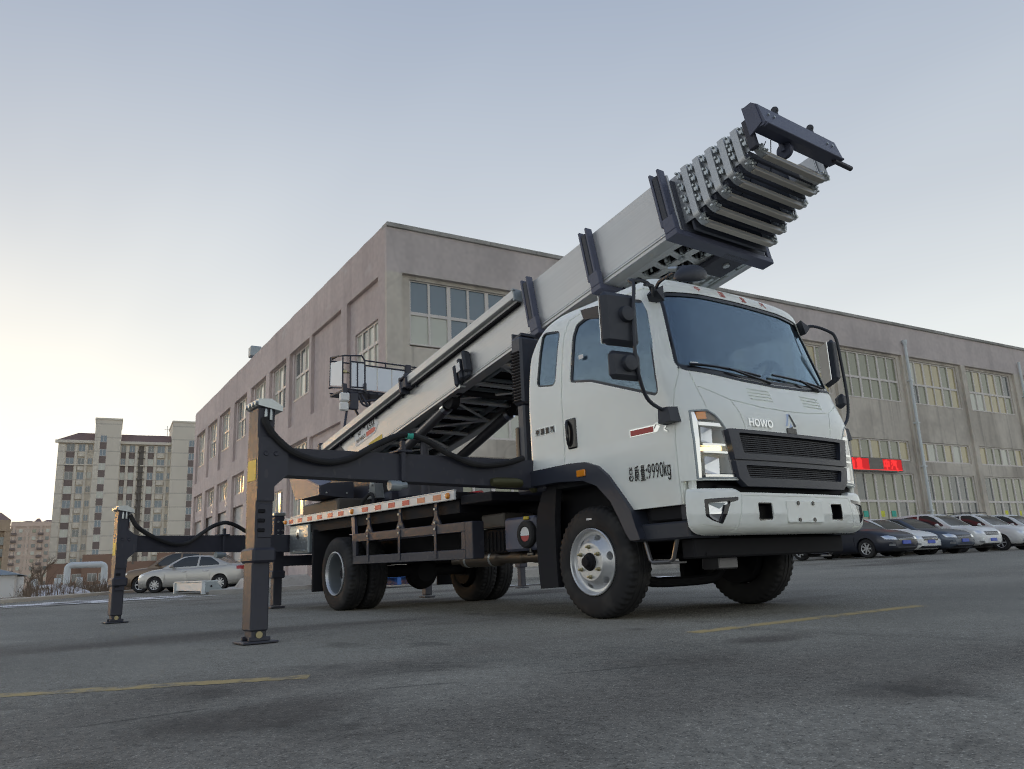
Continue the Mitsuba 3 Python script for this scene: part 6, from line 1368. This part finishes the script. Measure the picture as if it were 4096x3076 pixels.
put(BK, 'strut', cat(*[cyl(a, b, .02, 8) for a, b in [((-6.72, .33, 3.22), (-6.5, .62, 2.55)), ((-6.72, 1.0, 3.22), (-6.5, .35, 2.5)), ((-7.15, .33, 3.22), (-6.6, .5, 2.4)), ((-6.72, .30, 3.10), (-6.6, .9, 3.18)), ((-6.7, 1.3, 3.25), (-5.2, .55, 2.45)), ((-7.0, .6, 3.22), (-6.4, .5, 2.2)), ((-6.9, .2, 3.22), (-6.3, -.2, 2.25))]], tube(curve([(-6.7, .27, 3.2), (-6.68, .34, 3.05), (-6.66, .5, 3.02), (-6.64, .62, 3.1), (-6.66, .75, 3.2)], 6), .016, 8)), 'dark_steel', label='folding struts under the basket')
put(BK, 'carriage', cat(bx(-6.8, -5.0, -.40, .40, 0, .05, .01).translate([0, 0, 0]).transform(np.array(LM[:3, :], float)).translate([0, 0, .45])), 'dark_steel')

# ================================================================== parked cars
def interp_profile(P, x):
    P = np.array(P); return np.interp(x, P[:, 0], P[:, 1])

mat('car_glass', (.03, .036, .04), .13, spec=.6, coat=.2)
def car(name, label, pos, heading, paint, spec, group, glass='car_glass'):
    """x forward from the rear bumper (0) to the nose (L); spec holds the side profile"""
    L, W, H = spec['L'], spec['W'], spec['H']
    k = thing(name, label, 'car', group)
    a = math.radians(heading); c, s = math.cos(a), math.sin(a)
    wf, wr, R = spec['wf'], spec['wr'], spec['R']
    M = frame([pos[0] - c * wf, pos[1] - s * wf, pos[2]], [c, s, 0], [-s, c, 0], [0, 0, 1])
    xs = np.unique(np.concatenate([np.linspace(0, .5, 9), np.linspace(.5, L - .6, 22), np.linspace(L - .6, L, 12)]))
    low, deck = spec['low'], spec['deck']                       # underside and shoulder-to-hood profile
    rows_ = []
    for x in xs:
        zb, zd = interp_profile(low, x), interp_profile(deck, x)
        e = min(x / .35, (L - x) / .55, 1.0); e = max(e, 0)
        w = W / 2 * (1 - .34 * (1 - math.sqrt(max(0, 1 - (1 - e) ** 2))))
        pts = [(0, zb), (w * .80, zb), (w * .95, zb + .05), (w * 1.0, zb + .22), (w * 1.0, zb + (zd - zb) * .62), (w * .965, zd - .10), (w * .90, zd - .025), (w * .74, zd + .012), (w * .40, zd + .030), (0, zd + .036)]
        rows_.append([(x, y, z) for y, z in pts] + [(x, -y, z) for y, z in pts[-2:0:-1]])
    m = len(rows_[0]); V = np.array(rows_).reshape(-1, 3); F = []
    for i in range(len(xs) - 1):
        for j in range(m):
            q = (j + 1) % m; F += [[i * m + j, (i + 1) * m + q, i * m + q], [i * m + j, (i + 1) * m + j, (i + 1) * m + q]]
    c0, c1 = len(V), len(V) + 1; V = np.vstack([V, [[0, 0, .6], [L, 0, .55]]]); b = (len(xs) - 1) * m
    for j in range(m):
        q = (j + 1) % m; F += [[c0, j, q], [c1, b + q, b + j]]
    tb = trimesh.Trimesh(V, np.array(F), process=False)
    if tb.volume < 0: tb = trimesh.Trimesh(V, np.array(F)[:, ::-1], process=False)
    B_ = mf(tb)
    for wx in (wf, wr):
        B_ = B_ - m3.Manifold.cylinder(.26, R + .045, R + .045, 28).rotate([90, 0, 0]).translate([wx, -W / 2 + .24, R]) - m3.Manifold.cylinder(.26, R + .045, R + .045, 28).rotate([90, 0, 0]).translate([wx, W / 2 + .02, R])
    for yy in (-1, 1):
        for xx in spec['doors']: B_ = B_ - bx(xx - .006, xx + .006, *sorted((yy * W * .52, yy * (W / 2 - .02))), .32, .93, 0)
        B_ = B_ - bx(spec['doors'][0], spec['doors'][-1], *sorted((yy * W * .52, yy * (W / 2 - .012))), .315, .327, 0)
    put(k, 'body', xf(tm(B_), M), paint, smooth=38)
    # greenhouse
    gh = spec['roof']; n = len(gh); rw = spec['rw']
    def ghs(x, zt, inset=0.0, frac=1.0):
        zb = interp_profile(deck, x) - .03; hgt = max(zt - zb, .002)
        wb, wt = W / 2 * .915, W / 2 * rw
        wb_ = wb - inset; wt_ = wb + (wt - wb) * min(1, hgt / (H - .92)) - inset
        return [(x, wb_, zb), (x, wb_ + (wt_ - wb_) * .5, zb + hgt * .5), (x, wt_, zb + hgt * .86), (x, wt_ * .90, zb + hgt * .965), (x, wt_ * .5, zb + hgt), (x, 0, zb + hgt * 1.006)]
    gx = np.linspace(gh[0][0], gh[-1][0], 40)
    def solid(inset):
        R_ = []
        for x in gx:
            zt = interp_profile(gh, x) - inset
            p = ghs(x, zt, inset); R_.append(p + [(q[0], -q[1], q[2]) for q in p[-2::-1]])
        mm = len(R_[0]); V = np.array(R_).reshape(-1, 3); F = []
        for i in range(len(gx) - 1):
            for j in range(mm):
                q = (j + 1) % mm; F += [[i * mm + j, (i + 1) * mm + q, i * mm + q], [i * mm + j, (i + 1) * mm + j, (i + 1) * mm + q]]
        c0, c1 = len(V), len(V) + 1; V = np.vstack([V, [V[:mm].mean(0)], [V[-mm:].mean(0)]]); b = (len(gx) - 1) * mm
        for j in range(mm):
            q = (j + 1) % mm; F += [[c0, j, q], [c1, b + q, b + j]]
        t = trimesh.Trimesh(V, np.array(F), process=False)
        return mf(t if t.volume > 0 else trimesh.Trimesh(V, np.array(F)[:, ::-1], process=False))
    full, inner, pane_ = solid(0.0), solid(.014), solid(.008)
    cut = spec['side_glass']
    skin_ = full
    op = [prism(soft(g, .03), 'y', -2, 2) for g in cut]
    ws, rg = spec['ws'], spec['rg']
    op += [prism(soft([(-W / 2 * .80, ws[0]), (W / 2 * .80, ws[0]), (W / 2 * rw * .86, ws[1]), (-W / 2 * rw * .86, ws[1])], .05), 'x', spec['roof_mid'], L + 1)]
    op += [prism(soft([(-W / 2 * .74, rg[0]), (W / 2 * .74, rg[0]), (W / 2 * rw * .82, rg[1]), (-W / 2 * rw * .82, rg[1])], .05), 'x', -1, spec['roof_mid'])]
    sk = full
    for o in op: sk = sk - (o - inner)
    put(k, 'roof', xf(tm(sk), M), paint, smooth=35)
    put(k, 'window', xf(tm(pane_), M), glass, smooth=35, label='dark reflective car windows')
    # wheels
    tyre_ = lathe([(R * .62, -.10), (R * .90, -.105), (R * .985, -.085), (R, -.06), (R, .06), (R * .985, .085), (R * .90, .105), (R * .62, .10)], 40, 'y')
    nsp = spec.get('spokes', 7)
    for wx in (wf, wr):
        for sd in (-1, 1):
            wk = number(k + '__wheel'); MW = M @ frame([wx, sd * (W / 2 - .125), R], [1, 0, 0], [0, 1, 0], [0, 0, 1])
            scene[wk + '__tyre'] = mikit.ply(xf(tyre_, MW), 'rubber', smooth=30)
            o = lambda prof, seg=36: lathe([(r, h * sd) for r, h in prof], seg, 'y').apply_transform(np.diag([1, -1, 1, 1]))
            disc_ = o([(0, .055), (R * .30, .05), (R * .62, .035), (R * .63, .03)]); ring_ = o([(R * .56, .06), (R * .58, .09), (R * .63, .095), (R * .645, .10)])
            sp = []
            for i in range(nsp):
                t = 2 * math.pi * i / nsp
                sp.append(hull([(r * math.cos(t) - wq * math.sin(t), sd * y, r * math.sin(t) + wq * math.cos(t)) for r in (R * .1, R * .60) for wq in (-R * .075, R * .075) for y in (.058, .082)]))
            if spec.get('steel'):
                scene[wk + '__rim'] = mikit.ply(xf(cat(disc_, o([(0, .03), (R * .3, .03), (R * .5, .06), (R * .63, .05)])), MW), 'black_plastic', smooth=30)
            else:
                scene[wk + '__rim'] = mikit.ply(xf(cat(ring_, *sp, o([(0, .095), (R * .14, .09), (R * .16, .07)])), MW), 'wheel_silver', smooth=30)
                scene[wk + '__disc'] = mikit.ply(xf(disc_, MW), 'chassis_black', smooth=30)
    # lamps, grille, plate, mirrors, handles, bumper trim
    def nose(poly, off=.0, depth=.05, b='chrome', nm='headlight', lb=None, rear=False):
        sh = (B_.translate([.008 if not rear else -.008, 0, 0]) - B_.translate([-depth if not rear else depth, 0, 0]))
        q = prism(poly, 'x', *((L - 1.1, L + .2) if not rear else (-.2, .32))) ^ sh
        if q.num_tri(): put(k, nm, xf(tm(q), M), b, smooth=30, label=lb)
    zn = interp_profile(deck, L - .15)
    for sd in (-1, 1):
        nose([(sd * W * .27, zn - .16), (sd * W * .46, zn - .13), (sd * W * .475, zn - .02), (sd * W * .40, zn + .0), (sd * W * .27, zn - .07)], b='chrome', nm='headlight')
        nose([(sd * W * .34, .36), (sd * W * .43, .37), (sd * W * .43, .44), (sd * W * .34, .43)], b='chrome' if spec.get('fog', 1) else 'gloss_black', nm='fog_lamp')
        nose([(sd * W * .30, zr_ - .14) if False else (sd * W * .28, spec['tail'][0]), (sd * W * .49, spec['tail'][0] + .02), (sd * W * .49, spec['tail'][1]), (sd * W * .30, spec['tail'][1])], b='red_lens', nm='tail_lamp', lb='red tail lamp', rear=True)
        mx, mz = spec['mirror']
        put(k, 'mirror', xf(cat(bx(mx - .08, mx + .06, *sorted((sd * (W / 2 - .02), sd * (W / 2 + .17))), mz, mz + .13, .045), bx(mx - .03, mx + .03, *sorted((sd * (W / 2 - .10), sd * (W / 2))), mz - .0, mz + .05, .01)), M), paint, smooth=50)
        for hx_ in spec['handles']: put(k, 'door_handle', xf(bx(hx_ - .10, hx_ + .10, *sorted((sd * (W / 2 - .01), sd * (W / 2 + .022))), .80, .83, .01), M), 'chrome' if spec.get('chrome', 1) else paint)
    nose(soft([(-W * .24, zn - .20), (W * .24, zn - .20), (W * .27, zn - .05), (-W * .27, zn - .05)], .02), b='gloss_black', nm='grille')
    for i in range(4): nose([(-W * .245, zn - .185 + .034 * i), (W * .245, zn - .185 + .034 * i), (W * .25, zn - .175 + .034 * i), (-W * .25, zn - .175 + .034 * i)], b='chrome', nm='grille_bar', depth=.04) if i in (1, 2) else None
    nose([(-W * .36, .24), (W * .36, .24), (W * .33, .33), (-W * .33, .33)], b='black_plastic', nm='lower_grille')
    put(k, 'number_plate', xf(bx(L - .045, L + .03, -.22, .22, .42, .54, .004), M), 'plate_blue', label='blue number plate')
    put(k, 'underside', xf(cat(bx(.5, L - .5, -W / 2 + .12, W / 2 - .12, .16, .30, .02), *[bx(wx - R, wx + R, -W / 2 + .22, W / 2 - .22, .18, .72, .05) for wx in (wf, wr)]), M), 'chassis_black')
    if spec.get('rails'): put(k, 'roof_rail', xf(cat(*[tube(curve([(spec['rails'][0], sd * W / 2 * rw * .93, interp_profile(gh, spec['rails'][0]) - .01), (spec['rails'][0] + .15, sd * W / 2 * rw * .93, H + .03), (spec['rails'][1] - .15, sd * W / 2 * rw * .93, H + .03), (spec['rails'][1], sd * W / 2 * rw * .93, interp_profile(gh, spec['rails'][1]) - .01)], 5), .016, 6) for sd in (-1, 1)]), M), 'black_plastic')
    return k

mat('plate_blue', (.07, .12, .52), .4)
scene['red_lens'] = {'type': 'twosided', 'b': {'type': 'principled', 'base_color': {'type': 'rgb', 'value': [.42, .015, .02]}, 'roughness': .12, 'specular': .6, 'clearcoat': .6}}
mat('car_navy', (.022, .026, .042), .28, coat=.9, metal=.15)
mat('car_slate', (.075, .095, .13), .28, coat=.9, metal=.3)
mat('car_white', (.70, .715, .71), .3, coat=.9)
mat('car_silver', (.52, .51, .48), .3, coat=.7, metal=.35)
mat('car_brown', (.21, .15, .10), .28, coat=.8, metal=.4)

SEDAN = dict(L=4.72, W=1.80, H=1.46, wf=3.78, wr=1.02, R=.318, doors=[1.42, 2.42, 3.36], rw=.70, roof_mid=2.2,
             low=[(0, .34), (.3, .24), (.8, .20), (4.0, .19), (4.5, .20), (4.72, .30)], deck=[(0, .84), (.10, 1.0), (.55, 1.05), (1.2, 1.0), (2.4, .955), (3.1, .955), (3.5, .955), (4.0, .90), (4.40, .80), (4.62, .70), (4.72, .56)],
             roof=[(.55, 1.02), (.95, 1.17), (1.45, 1.385), (1.9, 1.45), (2.3, 1.462), (2.7, 1.43), (3.1, 1.23), (3.52, .97)],
             side_glass=[[(1.05, 1.03), (1.15, 1.13), (1.50, 1.34), (1.95, 1.39), (1.95, 1.01)], [(2.03, 1.01), (2.03, 1.395), (2.45, 1.40), (2.72, 1.34), (3.22, 1.03), (3.22, .99)]], ws=(1.01, 1.40), rg=(1.07, 1.38), tail=(.80, .96), mirror=(3.05, .97), handles=(1.62, 2.55), spokes=7)
SEDAN2 = dict(SEDAN, L=4.88, W=1.84, H=1.48, wf=3.92, R=.33, deck=[(0, .84), (.10, 1.0), (.55, 1.06), (1.2, 1.01), (2.4, .965), (3.1, .965), (3.5, .965), (4.1, .92), (4.55, .83), (4.78, .72), (4.88, .56)], low=[(0, .34), (.3, .24), (.8, .20), (4.2, .19), (4.65, .20), (4.88, .30)], spokes=14)
SUV = dict(L=4.68, W=1.88, H=1.70, wf=3.74, wr=.98, R=.355, doors=[1.42, 2.40, 3.36], rw=.72, roof_mid=2.1,
           low=[(0, .42), (.3, .32), (.8, .26), (4.0, .25), (4.45, .27), (4.68, .36)], deck=[(0, .80), (.06, 1.05), (.4, 1.12), (1.2, 1.09), (2.4, 1.06), (3.1, 1.05), (3.5, 1.06), (4.0, 1.02), (4.40, .95), (4.60, .82), (4.68, .62)],
           roof=[(.10, 1.10), (.35, 1.42), (.75, 1.62), (1.3, 1.69), (2.0, 1.70), (2.5, 1.66), (2.9, 1.50), (3.48, 1.08)],
           side_glass=[[(.72, 1.20), (.85, 1.45), (1.18, 1.55), (1.18, 1.17)], [(1.26, 1.17), (1.26, 1.57), (1.98, 1.615), (1.98, 1.13)], [(2.06, 1.13), (2.06, 1.62), (2.45, 1.60), (2.72, 1.50), (3.18, 1.14), (3.18, 1.11)]], ws=(1.12, 1.60), rg=(1.18, 1.55), tail=(.92, 1.08), mirror=(3.0, 1.10), handles=(1.55, 2.55), spokes=5, rails=(.7, 2.5))
N = -5.5
G_ = 'cars parked nose out along the grey front wall'
def P2(az, d): q = at(az, d); return (q[0], q[1], float(gz(q[0], q[1])))
def near_wheel(az, d, sp, hd=N):
    "position of the axle centre from where its near front wheel stands"
    q = at(az, d); a = math.radians(hd); off = sp['W'] / 2 - .12
    x, y = q[0] - math.sin(a) * off, q[1] + math.cos(a) * off
    return (x, y, float(gz(x, y)))
car('parked_car', 'dark navy sedan nearest to the truck bumper in the row on the right', near_wheel(119.55, 30.0, SEDAN), N, 'car_navy', SEDAN, G_)
car('parked_car', 'white sedan mostly hidden between the navy sedan and the slate blue sedan', near_wheel(117.9, 33.4, SEDAN), N, 'car_white', dict(SEDAN, spokes=5), G_)
car('parked_car', 'slate blue grey sedan with finely spoked wheels in front of the white cars', near_wheel(115.98, 34.6, SEDAN2), N, 'car_slate', SEDAN2, G_)
car('parked_car', 'white crossover with black roof rails just right of the slate blue sedan', near_wheel(114.25, 38.0, SUV), N, 'car_white', dict(SUV, rails=None), G_)
car('parked_car', 'white family car with open roof rails second from the right edge', near_wheel(112.0, 41.0, SUV), N, 'car_white', dict(SUV, L=4.75, H=1.72), G_)
car('parked_car', 'white hatchback cut by the right edge of the photo', near_wheel(110.35, 44.6, SUV), N, 'car_white', dict(SUV, rails=None, H=1.62), G_)
GL = 'cars parked by the pink side wall on the left'
def near_left(az, d, sp, hd):
    q = at(az, d); a = math.radians(hd); off = sp['W'] / 2 - .12
    return (q[0] + math.sin(a) * off, q[1] - math.cos(a) * off, 0.0)
SILVER = dict(SEDAN, spokes=9, fog=0, L=4.62, H=1.47)
car('parked_car', 'dusty silver sedan seen side on beyond the far outrigger arm', near_left(167.2, 36.6, SILVER, 229), 229, 'car_silver', SILVER, GL)
BROWN = dict(SUV, rails=None, H=1.66)
car('parked_car', 'brown crossover half hidden behind the silver sedan', near_left(168.05, 39.0, BROWN, 231), 231, 'car_brown', BROWN, GL)
